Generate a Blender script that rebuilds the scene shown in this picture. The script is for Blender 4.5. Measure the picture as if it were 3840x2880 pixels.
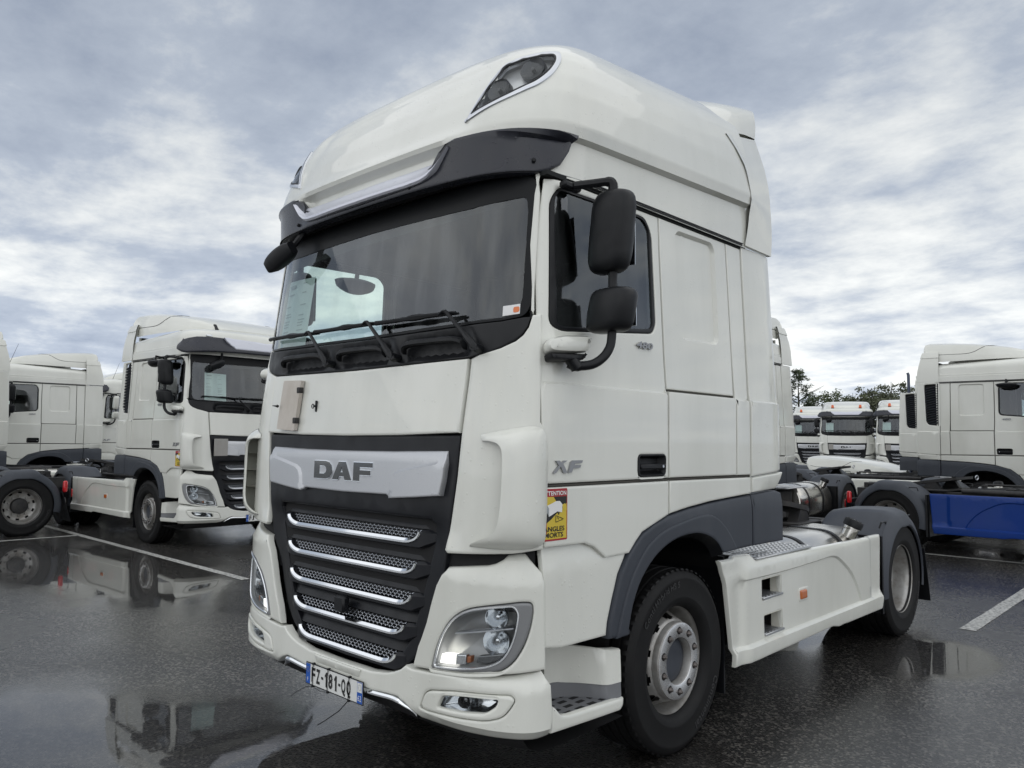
import bpy, bmesh, math, random
from mathutils import Vector, Matrix
from mathutils.geometry import delaunay_2d_cdt
for o in list(bpy.data.objects): bpy.data.objects.remove(o)
scn = bpy.context.scene; C = scn.collection
R = math.radians
# ------------------------------------------------------------------ camera
CAM_POS, CAM_PITCH, CAM_ROLL, CAM_YAW, CAM_F = Vector((3.5239, -2.4523, 1.7166)), 0.07226, 0.01042, 0.75915, 2906.2
cam = bpy.data.cameras.new('camera'); cob = bpy.data.objects.new('camera', cam); C.objects.link(cob)
_f = Vector((-math.sin(CAM_YAW)*math.cos(CAM_PITCH), math.cos(CAM_YAW)*math.cos(CAM_PITCH), math.sin(CAM_PITCH)))
_r = Vector((math.cos(CAM_YAW), math.sin(CAM_YAW), 0)); _u = _r.cross(_f)
_r2 = _r*math.cos(CAM_ROLL)+_u*math.sin(CAM_ROLL); _u2 = -_r*math.sin(CAM_ROLL)+_u*math.cos(CAM_ROLL)
cob.matrix_world = Matrix(((_r2.x,_u2.x,-_f.x,CAM_POS.x),(_r2.y,_u2.y,-_f.y,CAM_POS.y),(_r2.z,_u2.z,-_f.z,CAM_POS.z),(0,0,0,1)))
cam.sensor_width = 36; cam.lens = 36*CAM_F/3840; cam.clip_start = .05; cam.clip_end = 3000
scn.camera = cob
# ------------------------------------------------------------------ world: Nishita sky under a broken cloud deck
SKX, SKY_ = -11.336, -3.115
SUN_EL, SUN_AZ = R(46), R(-52)      # azimuth of the sun's position, counter-clockwise from +X
w = bpy.data.worlds.new('World'); scn.world = w; w.use_nodes = True
nt = w.node_tree; nt.nodes.clear()
def N(t, typ, **k):
    n = t.nodes.new(typ)
    for a, b in k.items():
        if a.startswith('i_'):
            key = a[2:]; key = int(key) if key.isdigit() else key
            n.inputs[key].default_value = b
        else: setattr(n, a, b)
    return n
def L(t, a, b): t.links.new(a, b)
sky = N(nt, 'ShaderNodeTexSky', sky_type='NISHITA', sun_disc=False, sun_elevation=SUN_EL, sun_rotation=R(90)-SUN_AZ, air_density=1.3, dust_density=2.0, ozone_density=1.5)
tc = N(nt, 'ShaderNodeTexCoord'); sep = N(nt, 'ShaderNodeSeparateXYZ'); L(nt, tc.outputs['Generated'], sep.inputs[0])
def M(t, op, a, b=None, c=None, clamp=False):
    n = N(t, 'ShaderNodeMath', operation=op, use_clamp=clamp)
    for i, x in enumerate((a, b, c)):
        if x is None: continue
        if isinstance(x, (int, float)): n.inputs[i].default_value = x
        else: L(t, x, n.inputs[i])
    return n.outputs[0]
zz = M(nt, 'ADD', M(nt, 'MAXIMUM', sep.outputs[2], 0.0), .16)
px = M(nt, 'DIVIDE', sep.outputs[0], zz); py = M(nt, 'DIVIDE', sep.outputs[1], zz)
cmb = N(nt, 'ShaderNodeCombineXYZ'); L(nt, px, cmb.inputs[0]); L(nt, py, cmb.inputs[1])
mp = N(nt, 'ShaderNodeMapping'); mp.inputs['Rotation'].default_value = (0, 0, R(20)); mp.inputs['Scale'].default_value = (1.0, 1.0, 1); mp.inputs['Location'].default_value = (SKX, SKY_, 0)
L(nt, cmb.outputs[0], mp.inputs[0])
mp2 = N(nt, 'ShaderNodeMapping'); mp2.inputs['Rotation'].default_value = (0, 0, R(48)); mp2.inputs['Scale'].default_value = (.8, 2.1, 1); mp2.inputs['Location'].default_value = (SKX, SKY_, 0)
L(nt, cmb.outputs[0], mp2.inputs[0])
n1 = N(nt, 'ShaderNodeTexNoise', i_Scale=1.9, i_Detail=9.0, i_Roughness=.62, i_Distortion=.10); L(nt, mp.outputs[0], n1.inputs['Vector'])
n2 = N(nt, 'ShaderNodeTexNoise', i_Scale=.38, i_Detail=3.0, i_Roughness=.5); L(nt, mp.outputs[0], n2.inputs['Vector'])
n3 = N(nt, 'ShaderNodeTexNoise', i_Scale=2.0, i_Detail=6.0, i_Roughness=.55, i_Distortion=.4); L(nt, mp2.outputs[0], n3.inputs['Vector'])
dens = M(nt, 'ADD', M(nt, 'ADD', M(nt, 'MULTIPLY', n1.outputs[0], .48), M(nt, 'MULTIPLY', n2.outputs[0], .40)), M(nt, 'MULTIPLY', n3.outputs[0], .12))
r1 = N(nt, 'ShaderNodeValToRGB'); L(nt, dens, r1.inputs[0])     # cloud brightness: thin bright veil, thick grey bellies
e = r1.color_ramp.elements; e[0].position = .40; e[0].color = (6.6, 6.65, 6.5, 1); e[1].position = .62; e[1].color = (2.3, 2.68, 3.4, 1)
m1 = e.new(.46); m1.color = (5.0, 5.25, 5.45, 1); m2 = e.new(.53); m2.color = (3.2, 3.6, 4.25, 1)
cov = N(nt, 'ShaderNodeMapRange', i_1=.36, i_2=.45); L(nt, dens, cov.inputs[0])
covm = M(nt, 'ADD', M(nt, 'MULTIPLY', cov.outputs[0], .15), .85)
# forward-scattered glow of the sun behind the deck (all sky directions, follows the sun)
sd = Vector((math.cos(SUN_EL)*math.cos(SUN_AZ), math.cos(SUN_EL)*math.sin(SUN_AZ), math.sin(SUN_EL)))
dp = N(nt, 'ShaderNodeVectorMath', operation='DOT_PRODUCT'); L(nt, tc.outputs['Generated'], dp.inputs[0]); dp.inputs[1].default_value = sd
gl = M(nt, 'POWER', M(nt, 'MAXIMUM', dp.outputs['Value'], 0.0), 9.0)
glow = M(nt, 'ADD', M(nt, 'MULTIPLY', gl, .25), 1.0)
cl = N(nt, 'ShaderNodeVectorMath', operation='SCALE'); L(nt, r1.outputs[0], cl.inputs[0]); L(nt, glow, cl.inputs['Scale'])
# slightly brighter toward the horizon, as a deck seen edge on
hz = M(nt, 'ADD', M(nt, 'MULTIPLY', M(nt, 'POWER', M(nt, 'SUBTRACT', 1.0, M(nt, 'MAXIMUM', sep.outputs[2], 0.0)), 4.0), .42), .86)
cl2 = N(nt, 'ShaderNodeVectorMath', operation='SCALE'); L(nt, cl.outputs[0], cl2.inputs[0]); L(nt, hz, cl2.inputs['Scale'])
mx = N(nt, 'ShaderNodeMix', data_type='RGBA'); L(nt, covm, mx.inputs[0]); L(nt, sky.outputs[0], mx.inputs[6]); L(nt, cl2.outputs[0], mx.inputs[7])
bg = N(nt, 'ShaderNodeBackground', i_1=.1); L(nt, mx.outputs[2], bg.inputs[0])
wo = N(nt, 'ShaderNodeOutputWorld'); L(nt, bg.outputs[0], wo.inputs[0])
# ------------------------------------------------------------------ sun (soft, behind cloud)
sl = bpy.data.lights.new('sun', 'SUN'); sl.energy = 1.1; sl.angle = R(164); sl.color = (1, .96, .9)
so = bpy.data.objects.new('sun', sl); C.objects.link(so); so.rotation_euler = sd.to_track_quat('Z', 'Y').to_euler(); so.location = (0, 0, 20)
scn.view_settings.view_transform = 'Standard'; scn.view_settings.look = 'None'; scn.view_settings.gamma = 1; scn.view_settings.exposure = 0.62
scn.cycles.max_bounces = 6; scn.cycles.diffuse_bounces = 3; scn.cycles.glossy_bounces = 4; scn.cycles.transparent_max_bounces = 12; scn.cycles.use_denoising = True
# ------------------------------------------------------------------ materials
MATS = {}
def mat(name, col, rough=.5, metal=0., coat=0., spec=.5, ior=1.5, noise=None, bump=None, emit=None, es=0., alpha=None, trans=0., coat_rough=.05, wear=None, rnoise=None):
    m = bpy.data.materials.new(name); m.use_nodes = True; t = m.node_tree; b = t.nodes['Principled BSDF']
    b.inputs['Base Color'].default_value = (*col, 1); b.inputs['Roughness'].default_value = rough; b.inputs['Metallic'].default_value = metal
    b.inputs['Coat Weight'].default_value = coat; b.inputs['Coat Roughness'].default_value = coat_rough; b.inputs['Specular IOR Level'].default_value = spec; b.inputs['IOR'].default_value = ior
    b.inputs['Transmission Weight'].default_value = trans
    if emit: b.inputs['Emission Color'].default_value = (*emit, 1); b.inputs['Emission Strength'].default_value = es
    g = None
    if noise or bump or rnoise:
        g = N(t, 'ShaderNodeTexCoord')
    if noise:      # (scale xyz, amount, second colour)
        sc, lo, hi, c2 = noise
        mpn = N(t, 'ShaderNodeMapping'); mpn.inputs['Scale'].default_value = sc; L(t, g.outputs['Object'], mpn.inputs[0])
        nn = N(t, 'ShaderNodeTexNoise', i_Scale=1.0, i_Detail=7.0, i_Roughness=.6); L(t, mpn.outputs[0], nn.inputs['Vector'])
        mr = N(t, 'ShaderNodeMapRange', i_1=lo, i_2=hi); L(t, nn.outputs[0], mr.inputs[0])
        mm = N(t, 'ShaderNodeMix', data_type='RGBA'); L(t, mr.outputs[0], mm.inputs[0]); mm.inputs[6].default_value = (*col, 1); mm.inputs[7].default_value = (*c2, 1)
        L(t, mm.outputs[2], b.inputs['Base Color'])
    if rnoise:
        sc, a, z = rnoise
        nn = N(t, 'ShaderNodeTexNoise', i_Scale=sc, i_Detail=6.0); L(t, g.outputs['Object'], nn.inputs['Vector'])
        mr = N(t, 'ShaderNodeMapRange', i_1=.3, i_2=.7, i_3=a, i_4=z); L(t, nn.outputs[0], mr.inputs[0]); L(t, mr.outputs[0], b.inputs['Roughness'])
    if bump:       # (kind, scale, strength, distance)
        kind, sc, st, di = bump
        if kind == 'drops':
            vo = N(t, 'ShaderNodeTexVoronoi', i_Scale=sc); L(t, g.outputs['Object'], vo.inputs['Vector'])
            rz = N(t, 'ShaderNodeSeparateColor'); L(t, vo.outputs['Color'], rz.inputs[0])
            thr = M(t, 'MULTIPLY', M(t, 'GREATER_THAN', rz.outputs[0], .80), M(t, 'MULTIPLY', rz.outputs[1], .42))
            hgt = M(t, 'MAXIMUM', M(t, 'SUBTRACT', thr, vo.outputs['Distance']), 0.0)
            src = M(t, 'POWER', M(t, 'MULTIPLY', hgt, 4.0), .5)
        else:
            nn = N(t, 'ShaderNodeTexNoise', i_Scale=sc, i_Detail=5.0); L(t, g.outputs['Object'], nn.inputs['Vector']); src = nn.outputs[0]
        bp = N(t, 'ShaderNodeBump', i_Strength=st, i_Distance=di); L(t, src, bp.inputs['Height']); L(t, bp.outputs[0], b.inputs['Normal'])
        if kind == 'drops': L(t, bp.outputs[0], b.inputs['Coat Normal'])
    MATS[name] = m; return m
WHITE = mat('white_paint', (.735, .74, .68), .38, coat=1., coat_rough=.035, noise=((2.2, 2.2, .5), .42, .85, (.61, .615, .555)), bump=('drops', 55, .4, .002))
WHITE2 = mat('white_paint_dry', (.69, .695, .64), .38, coat=.8, coat_rough=.06, noise=((1.4, 1.4, .5), .45, .9, (.56, .56, .50)))
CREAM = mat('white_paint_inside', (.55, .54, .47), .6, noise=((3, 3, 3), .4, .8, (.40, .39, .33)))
BLUE = mat('blue_paint', (.001, .030, .20), .42, coat=.15, spec=.3, noise=((1.5, 1.5, .7), .45, .9, (.004, .036, .17)))
DARK = mat('dark_grey_plastic', (.040, .046, .058), .5, spec=.4, noise=((2, 2, .4), .45, .8, (.062, .069, .082)), bump=('n', 400, .08, .001))
BLACK = mat('black_plastic', (.008, .0088, .0105), .42, spec=.3, rnoise=(9, .3, .55), bump=('n', 500, .06, .001))
GRILLE = mat('grille_plastic', (.0095, .0105, .0135), .36, spec=.3, rnoise=(7, .28, .5))
VISOR = mat('visor_plastic', (.021, .023, .032), .28, bump=('drops', 60, .5, .003), rnoise=(5, .2, .36))
RUBBER = mat('tyre_rubber', (.0065, .0065, .007), .62, spec=.28, noise=((6, 6, 6), .5, .8, (.012, .0115, .011)), bump=('n', 180, .15, .002))
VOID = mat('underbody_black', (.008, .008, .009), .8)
CHROME = mat('chrome', (.86, .88, .90), .09, 1.)
SATIN = mat('satin_chrome', (.62, .64, .67), .28, 1., noise=((60, 60, 60), .4, .7, (.62, .64, .68)))
SILVER = mat('silver_paint', (.58, .585, .59), .38, .55, coat=.3, bump=('drops', 70, .35, .0015), noise=((900, 900, 900), .35, .7, (.42, .44, .48)))
GREYLAMP = mat('lamp_bezel_grey', (.23, .235, .24), .42, .3)
ALU = mat('aluminium_tank', (.66, .645, .61), .2, .95, noise=((2, 2, 2), .35, .8, (.60, .575, .53)), rnoise=(2.5, .14, .26))
LAMPDK = mat('lamp_bowl_dark', (.055, .058, .062), .3, .3, spec=.3)
BADGE = mat('badge_grey', (.30, .305, .315), .35, .6)
SEAM = mat('seam_grime_shade', (.07, .066, .058), .8)  # grime brown that also stands for shade in the panel gaps
ALU2 = mat('brushed_aluminium', (.52, .53, .54), .36, .9, noise=((2, 30, 30), .4, .7, (.40, .41, .42)))
STEEL = mat('wheel_silver', (.42, .415, .40), .42, .5, noise=((9, 9, 9), .40, .72, (.21, .19, .165)))
HUBPOL = mat('hub_polished', (.66, .66, .66), .26, .9, noise=((14, 14, 14), .5, .8, (.42, .40, .38)))
NUT = mat('wheel_nut_steel', (.20, .18, .17), .45, .8)
BRASS = mat('nut_protector', (.42, .38, .25), .5, .4)
GREYSTEP = mat('grey_step_plastic', (.165, .17, .18), .55, bump=('n', 200, .1, .002))
CHASSIS = mat('chassis_dark', (.018, .018, .02), .6, noise=((5, 5, 5), .4, .75, (.045, .042, .038)))
RED = mat('red_lens', (.55, .01, .015), .25, coat=.5)
REDP = mat('red_cover', (.62, .06, .05), .5)
AMBER = mat('amber_lens', (.50, .13, .025), .25, coat=.6)
BEIGE = mat('bare_board', (.50, .455, .40), .6, noise=((9, 9, 5), .4, .7, (.58, .54, .49)))
PAPER = mat('paper_white', (.52, .57, .58), .6)
INK = mat('print_black', (.012, .012, .012), .5)
PGREY = mat('print_grey', (.33, .36, .37), .6)
PBLUE = mat('print_blue', (.01, .09, .42), .4)
PWHITE = mat('print_white', (.78, .78, .77), .4)
PYEL = mat('print_yellow', (.62, .47, .05), .45)
PRED = mat('print_red', (.36, .02, .03), .45)
PORANGE = mat('print_orange', (.75, .22, .08), .5)
PGREEN = mat('print_green', (.02, .30, .08), .5)
PLATEW = mat('plate_white', (.74, .75, .73), .35)
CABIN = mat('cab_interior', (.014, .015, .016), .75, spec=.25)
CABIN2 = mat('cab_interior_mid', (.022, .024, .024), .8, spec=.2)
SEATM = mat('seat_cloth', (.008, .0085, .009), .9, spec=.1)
LAMPBK = mat('lamp_backing_silver', (.62, .63, .64), .3, .4)
FRIT_SHADE = mat('windscreen_frit_painted_shade', (.007, .008, .0095), .38, spec=.2)
REFL = mat('reflector', (.62, .64, .66), .12, 1.)
REFLD = mat('reflector_dark', (.16, .165, .17), .25, .9)
AMBER2 = mat('amber_bulb', (.33, .12, .05), .3, .3)
DRL = mat('running_light', (.9, .9, .85), .3, emit=(1, .98, .92), es=1.1)
BEACON = mat('beacon_orange', (.72, .12, .015), .3, trans=.0, coat=.6)
def glass(name, tint, refl_rough=.02, base=.0, ior=1.6):
    m = bpy.data.materials.new(name); m.use_nodes = True; t = m.node_tree; t.nodes.clear()
    fr = N(t, 'ShaderNodeFresnel'); gb = N(t, 'ShaderNodeNewGeometry'); L(t, M(t, 'ADD', M(t, 'MULTIPLY', gb.outputs['Backfacing'], 1/ior-ior), ior), fr.inputs['IOR']); tr = N(t, 'ShaderNodeBsdfTransparent'); tr.inputs[0].default_value = (*tint, 1)
    g = N(t, 'ShaderNodeTexCoord'); mpn = N(t, 'ShaderNodeMapping'); mpn.inputs['Scale'].default_value = (7, 7, .8); L(t, g.outputs['Object'], mpn.inputs[0])
    nn = N(t, 'ShaderNodeTexNoise', i_Scale=1.0, i_Detail=6.0); L(t, mpn.outputs[0], nn.inputs['Vector'])
    mr = N(t, 'ShaderNodeMapRange', i_1=.4, i_2=.75, i_3=refl_rough, i_4=refl_rough+.10); L(t, nn.outputs[0], mr.inputs[0])
    gl_ = N(t, 'ShaderNodeBsdfGlossy'); L(t, mr.outputs[0], gl_.inputs['Roughness']); gl_.inputs[0].default_value = (.92, .96, 1, 1)
    df = N(t, 'ShaderNodeBsdfDiffuse'); df.inputs[0].default_value = (.35, .37, .38, 1)      # rain film and road dust
    dm = N(t, 'ShaderNodeMapRange', i_1=.45, i_2=.8, i_3=0.0, i_4=base); L(t, nn.outputs[0], dm.inputs[0])
    m0 = N(t, 'ShaderNodeMixShader'); L(t, dm.outputs[0], m0.inputs[0]); L(t, tr.outputs[0], m0.inputs[1]); L(t, df.outputs[0], m0.inputs[2])
    ms = N(t, 'ShaderNodeMixShader'); L(t, M(t, 'MULTIPLY', fr.outputs[0], 1.15, clamp=True), ms.inputs[0]); L(t, m0.outputs[0], ms.inputs[1]); L(t, gl_.outputs[0], ms.inputs[2])
    o = N(t, 'ShaderNodeOutputMaterial'); L(t, ms.outputs[0], o.inputs[0]); MATS[name] = m; return m
GLASS = glass('windscreen_glass', (.80, .90, .86), .008, .22, 1.72)
SGLASS = glass('side_glass', (.84, .92, .89), .008, .12, 1.8)
LENS = glass('lamp_lens', (.94, .95, .95), .02, .04, 1.28)
# ------------------------------------------------------------------ geometry helpers
class MB:
    def __init__(s): s.v = []; s.f = []
    def add(s, v, f):
        n = len(s.v); s.v += [tuple(p) for p in v]; s.f += [tuple(i+n for i in q) for q in f]; return s
    def join(s, o): return s.add(o.v, o.f)
    def box(s, a, b, bev=0.):
        (x0, y0, z0), (x1, y1, z1) = a, b
        if bev:      # chamfered box: 24 vertices
            v = []; idx = {}
            for sx in (0, 1):
                for sy_ in (0, 1):
                    for sz in (0, 1):
                        X, Y, Z = (x0, x1)[sx], (y0, y1)[sy_], (z0, z1)[sz]; dx, dy, dz = (bev, -bev)[sx], (bev, -bev)[sy_], (bev, -bev)[sz]
                        idx[sx, sy_, sz, 0] = len(v); v.append((X, Y+dy, Z+dz)); idx[sx, sy_, sz, 1] = len(v); v.append((X+dx, Y, Z+dz)); idx[sx, sy_, sz, 2] = len(v); v.append((X+dx, Y+dy, Z))
            f = []
            for k in range(3):
                for e_ in (0, 1):
                    o = [(0, 0), (1, 0), (1, 1), (0, 1)]
                    q = []
                    for a_, b_ in o:
                        c = [0, 0, 0]; c[k] = e_; c[(k+1) % 3] = a_; c[(k+2) % 3] = b_; q.append(idx[c[0], c[1], c[2], k])
                    f.append(tuple(q if e_ else q[::-1]))
            for k in range(3):
                i, j = (k+1) % 3, (k+2) % 3
                for a_ in (0, 1):
                    for b_ in (0, 1):
                        c0 = [0, 0, 0]; c1 = [0, 0, 0]; c0[i] = c1[i] = a_; c0[j] = c1[j] = b_; c1[k] = 1
                        q = (idx[(*c0, i)], idx[(*c1, i)], idx[(*c1, j)], idx[(*c0, j)])
                        f.append(q if a_ != b_ else q[::-1])
            for sx in (0, 1):
                for sy_ in (0, 1):
                    for sz in (0, 1):
                        q = (idx[sx, sy_, sz, 0], idx[sx, sy_, sz, 1], idx[sx, sy_, sz, 2]); f.append(q if (sx+sy_+sz) % 2 else q[::-1])
            return s.add(v, f)
        v = [(x0,y0,z0),(x1,y0,z0),(x1,y1,z0),(x0,y1,z0),(x0,y0,z1),(x1,y0,z1),(x1,y1,z1),(x0,y1,z1)]
        return s.add(v, [(0,3,2,1),(4,5,6,7),(0,1,5,4),(1,2,6,5),(2,3,7,6),(3,0,4,7)])
    def grid(s, P, cu=False, cv=False, flip=False):      # P[i][j]
        nu, nv = len(P), len(P[0]); v = [p for r in P for p in r]; f = []
        for i in range(nu if cu else nu-1):
            for j in range(nv if cv else nv-1):
                q = (i*nv+j, ((i+1) % nu)*nv+j, ((i+1) % nu)*nv+(j+1) % nv, i*nv+(j+1) % nv); f.append(q[::-1] if flip else q)
        return s.add(v, f)
    def tube(s, pts, r, n=8, caps=True):
        pts = [Vector(p) for p in pts]; m = len(pts); rr = r if isinstance(r, (list, tuple)) else [r]*m
        rows = []; up = None
        for i in range(m):
            d = (pts[min(i+1, m-1)]-pts[max(i-1, 0)]).normalized()
            if up is None: up = d.orthogonal().normalized()
            up = (up-d*up.dot(d)).normalized(); b = d.cross(up)
            rows.append([tuple(pts[i]+(up*math.cos(2*math.pi*k/n)+b*math.sin(2*math.pi*k/n))*rr[i]) for k in range(n)])
        s.grid(rows, cv=True, flip=True)
        if caps:
            o = len(s.v)-m*n; s.f.append(tuple(o+k for k in range(n))[::-1]); o2 = o+(m-1)*n; s.f.append(tuple(o2+k for k in range(n)))
        return s
    def lathe(s, prof, n=48, c=(0, 0, 0), skip=None, axis='x', a0=0, a1=None):     # prof: (radius, height along axis)
        rows = []; full = a1 is None
        for k in range(n if full else n+1):
            a = a0+(2*math.pi if full else a1-a0)*k/n; ca, sa = math.cos(a), math.sin(a)
            if axis == 'x': rows.append([(c[0]+h, c[1]+r*ca, c[2]+r*sa) for r, h in prof])
            elif axis == 'z': rows.append([(c[0]+r*ca, c[1]+r*sa, c[2]+h) for r, h in prof])
            else: rows.append([(c[0]+r*sa, c[1]+h, c[2]+r*ca) for r, h in prof])
        nv = len(prof); v = [p for r_ in rows for p in r_]; f = []; m = len(rows)
        for i in range(m if full else m-1):
            for j in range(nv-1):
                if skip and skip(i, j): continue
                f.append((i*nv+j, i*nv+j+1, ((i+1) % m)*nv+j+1, ((i+1) % m)*nv+j))
        return s.add(v, f)
    def cyl(s, p, q, r, n=12): return s.tube([p, q], r, n)
    def prism(s, poly, fn, t0, t1):      # poly 2D, fn(a,b,t)->xyz
        poly = ccw(poly); n = len(poly); v = [fn(a, b, t0) for a, b in poly]+[fn(a, b, t1) for a, b in poly]
        tri = tri2d([poly])
        f = [(i, (i+1) % n, n+(i+1) % n, n+i) for i in range(n)]
        f += [tuple(n+i for i in t) for t in tri]+[t[::-1] for t in tri]
        return s.add(v, f)
    def xf(s, mtx): s.v = [tuple(mtx @ Vector(p)) for p in s.v]; return s
    def mir(s): s.v = [(-x, y, z) for x, y, z in s.v]; s.f = [q[::-1] for q in s.f]; return s
    def mesh(s, name, ang=38):
        me = bpy.data.meshes.new(name); me.from_pydata(s.v, [], s.f); me.update()
        bm = bmesh.new(); bm.from_mesh(me); bmesh.ops.remove_doubles(bm, verts=bm.verts, dist=1e-5); bm.to_mesh(me); bm.free()
        me.shade_smooth(); me.set_sharp_from_angle(angle=R(ang)); return me
def area(p): return .5*sum(a[0]*b[1]-b[0]*a[1] for a, b in zip(p, p[1:]+p[:1]))
def ccw(p): p = [tuple(q[:2]) for q in p]; return p if area(p) > 0 else p[::-1]
def inpoly(x, y, p):
    c = False; j = len(p)-1
    for i in range(len(p)):
        if (p[i][1] > y) != (p[j][1] > y) and x < (p[j][0]-p[i][0])*(y-p[i][1])/(p[j][1]-p[i][1])+p[i][0]: c = not c
        j = i
    return c
def tri2d(loops, pts=(), lines=()):
    V = []; E = []
    for lp in loops:
        n0 = len(V); V += [Vector(p[:2]) for p in lp]; E += [(n0+i, n0+(i+1) % len(lp)) for i in range(len(lp))]
    nb = len(V); V += [Vector(p) for p in pts]
    for ln in lines:
        n0 = len(V); V += [Vector(p) for p in ln]; E += [(n0+i, n0+i+1) for i in range(len(ln)-1)]
    ov, oe, of, orig, _, _ = delaunay_2d_cdt(V, E, [], 0, 1e-6)
    out = []; full = bool(pts or lines)
    inv = [o[0] if o else -1 for o in orig]
    for f in of:
        cx = sum(ov[i].x for i in f)/3; cy = sum(ov[i].y for i in f)/3
        if not inpoly(cx, cy, loops[0]) or any(inpoly(cx, cy, h) for h in loops[1:]): continue
        t = list(f)
        a, b, c = (ov[i] for i in t)
        if (b-a).cross(c-a) < 0: t = t[::-1]
        if not full:
            t = [inv[i] for i in t]
            if -1 in t: continue
        out.append(tuple(t))
    return (out, ov) if full else out
def dens(p, res, close=True):
    out = []; n = len(p)
    for i in range(n if close else n-1):
        a, b = p[i], p[(i+1) % n]; d = math.dist(a, b); k = max(1, math.ceil(d/res))
        out += [(a[0]+(b[0]-a[0])*t/k, a[1]+(b[1]-a[1])*t/k) for t in range(k)]
    if not close: out.append(p[-1])
    return out
def rp(p, n=4, r0=0.):       # round the corners of a polygon; points (a, b, r)
    out = []; m = len(p)
    for i in range(m):
        b = Vector(p[i][:2]); r = p[i][2] if len(p[i]) > 2 else r0
        if not r: out.append(tuple(b)); continue
        a, c = Vector(p[i-1][:2]), Vector(p[(i+1) % m][:2]); u = (a-b); v = (c-b); k = min(r, u.length*.49, v.length*.49)
        A = b+u.normalized()*k; Cc = b+v.normalized()*k
        for j in range(n+1):
            t = j/n; out.append(tuple(A*(1-t)**2+b*2*t*(1-t)+Cc*t*t))
    return out
def inset(p, d):
    out = []; n = len(p)
    for i in range(n):
        a, b, c = Vector(p[i-1]), Vector(p[i]), Vector(p[(i+1) % n])
        u = (b-a); v = (c-b)
        if u.length < 1e-7 or v.length < 1e-7: out.append(tuple(b)); continue
        u.normalize(); v.normalize(); n1 = Vector((-u.y, u.x)); n2 = Vector((-v.y, v.x)); m = n1+n2
        if m.length < 1e-4: out.append(tuple(b+n1*d)); continue
        m.normalize(); out.append(tuple(b+m*d/max(.45, m.dot(n1))))
    return out
def crom(P, n=8, close=False):
    out = []; m = len(P); P = [tuple(p) for p in P]; K = len(P[0])
    for i in range(m if close else m-1):
        p1, p2 = P[i], P[(i+1) % m]
        p0 = P[i-1] if (i or close) else tuple(2*P[0][k]-P[1][k] for k in range(K)); p3 = P[(i+2) % m] if (i+2 < m or close) else tuple(2*P[-1][k]-P[-2][k] for k in range(K))
        for j in range(n):
            t = j/n; out.append(tuple(.5*(2*b+(-a+c)*t+(2*a-5*b+4*c-d)*t*t+(-a+3*b-3*c+d)*t**3) for a, b, c, d in zip(p0, p1, p2, p3)))
    if not close: out.append(P[-1])
    return out
def lerp(T, v):
    if v <= T[0][0]: return T[0][1]
    for (a, x), (b, y) in zip(T, T[1:]):
        if v <= b: return x+(y-x)*(v-a)/(b-a)
    return T[-1][1]
def sst(a, b, x):
    t = max(0, min(1, (x-a)/(b-a))); return t*t*(3-2*t)
# ------------------------------------------------------------------ cab skin: (s, z) wraps from the middle of the front round to the sides
class Plan:
    def __init__(s, ctrl, tail):
        s.F = crom(ctrl, 8)+tail; s.S = [0]
        for a, b in zip(s.F, s.F[1:]): s.S.append(s.S[-1]+math.dist(a, b))
    def at(s, q):
        sg = 1 if q >= 0 else -1; q = abs(q); k = 0
        while k < len(s.S)-2 and s.S[k+1] < q: k += 1
        t = (q-s.S[k])/(s.S[k+1]-s.S[k]); a, b = s.F[k], s.F[k+1]
        return sg*(a[0]+(b[0]-a[0])*t), a[1]+(b[1]-a[1])*t
    def sy(s, y):
        for k in range(len(s.F)-1):
            a, b = s.F[k][1], s.F[k+1][1]
            if a <= y <= b and b > a: return s.S[k]+(s.S[k+1]-s.S[k])*(y-a)/(b-a)
        return s.S[-1]
PL = Plan([(0,-.045),(.3,-.043),(.6,-.038),(.87,-.024),(1.0,.004),(1.1,.040),(1.18,.090),(1.225,.145),(1.241,.20),(1.245,.28)], [(1.245,1.2),(1.245,2.9)])
DZ = [(.2,-.008),(.467,-.008),(.658,0),(1.2,0),(1.75,.015),(2.107,.059),(3.03,.175),(4,.3)]
WZ = [(0,1.245),(2.0,1.245),(2.99,1.2),(4,1.16)]
def wrap(s, z):
    x, y = PL.at(s); k = lerp(WZ, z)/1.245
    return Vector((x*k, y+lerp(DZ, z)*max(0, min(1, (.7-y)/.7)), z))
def s_at(y, z):
    d = lerp(DZ, z); y0 = y if y >= .7 else (y-d)/(1-d/.7); return PL.sy(max(-.0449, y0))
def side(y, z): return wrap(s_at(y, z), z)
RPL = Plan([(0,-.045),(.4,-.040),(.7,-.025),(.9,.005),(1.03,.05),(1.12,.11),(1.19,.19),(1.225,.28),(1.242,.40),(1.245,.55)], [(1.245,1.2),(1.245,2.2)])
RW = [(2.9,1.2),(3.165,1.2),(3.178,1.233),(3.235,1.246),(3.4,1.226),(3.5,1.2),(3.6,1.16),(3.66,1.125),(3.72,1.075),(3.76,1.035),(3.80,.97),(3.83,.88),(3.85,.75),(3.86,.55),(3.866,.0)]
RD = [(2.9,.10),(3.18,.088),(3.23,.09),(3.29,.105),(3.4,.145),(3.5,.19),(3.6,.245),(3.66,.285),(3.72,.345),(3.76,.41),(3.80,.50),(3.83,.63),(3.85,.82),(3.86,1.05),(3.866,1.45)]
def roofS(s, z):
    x, y = RPL.at(s); k = lerp(RW, z)/1.245; d = lerp(RD, z)
    y2 = y+d*(1-(y+.045)/2.245); h = -.022*sst(.93, .70, abs(s))*sst(3.2, 3.3, z)*sst(3.76, 3.62, z)-.055*sst(.74, .62, abs(s))*sst(3.215, 3.165, z)*sst(3.0, 3.08, z)
    return Vector((x*k, y2-h, z+(.045+.045*sst(3.3, 3.75, z))*max(0, y2-.25)*sst(3.0, 3.2, z)))
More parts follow.
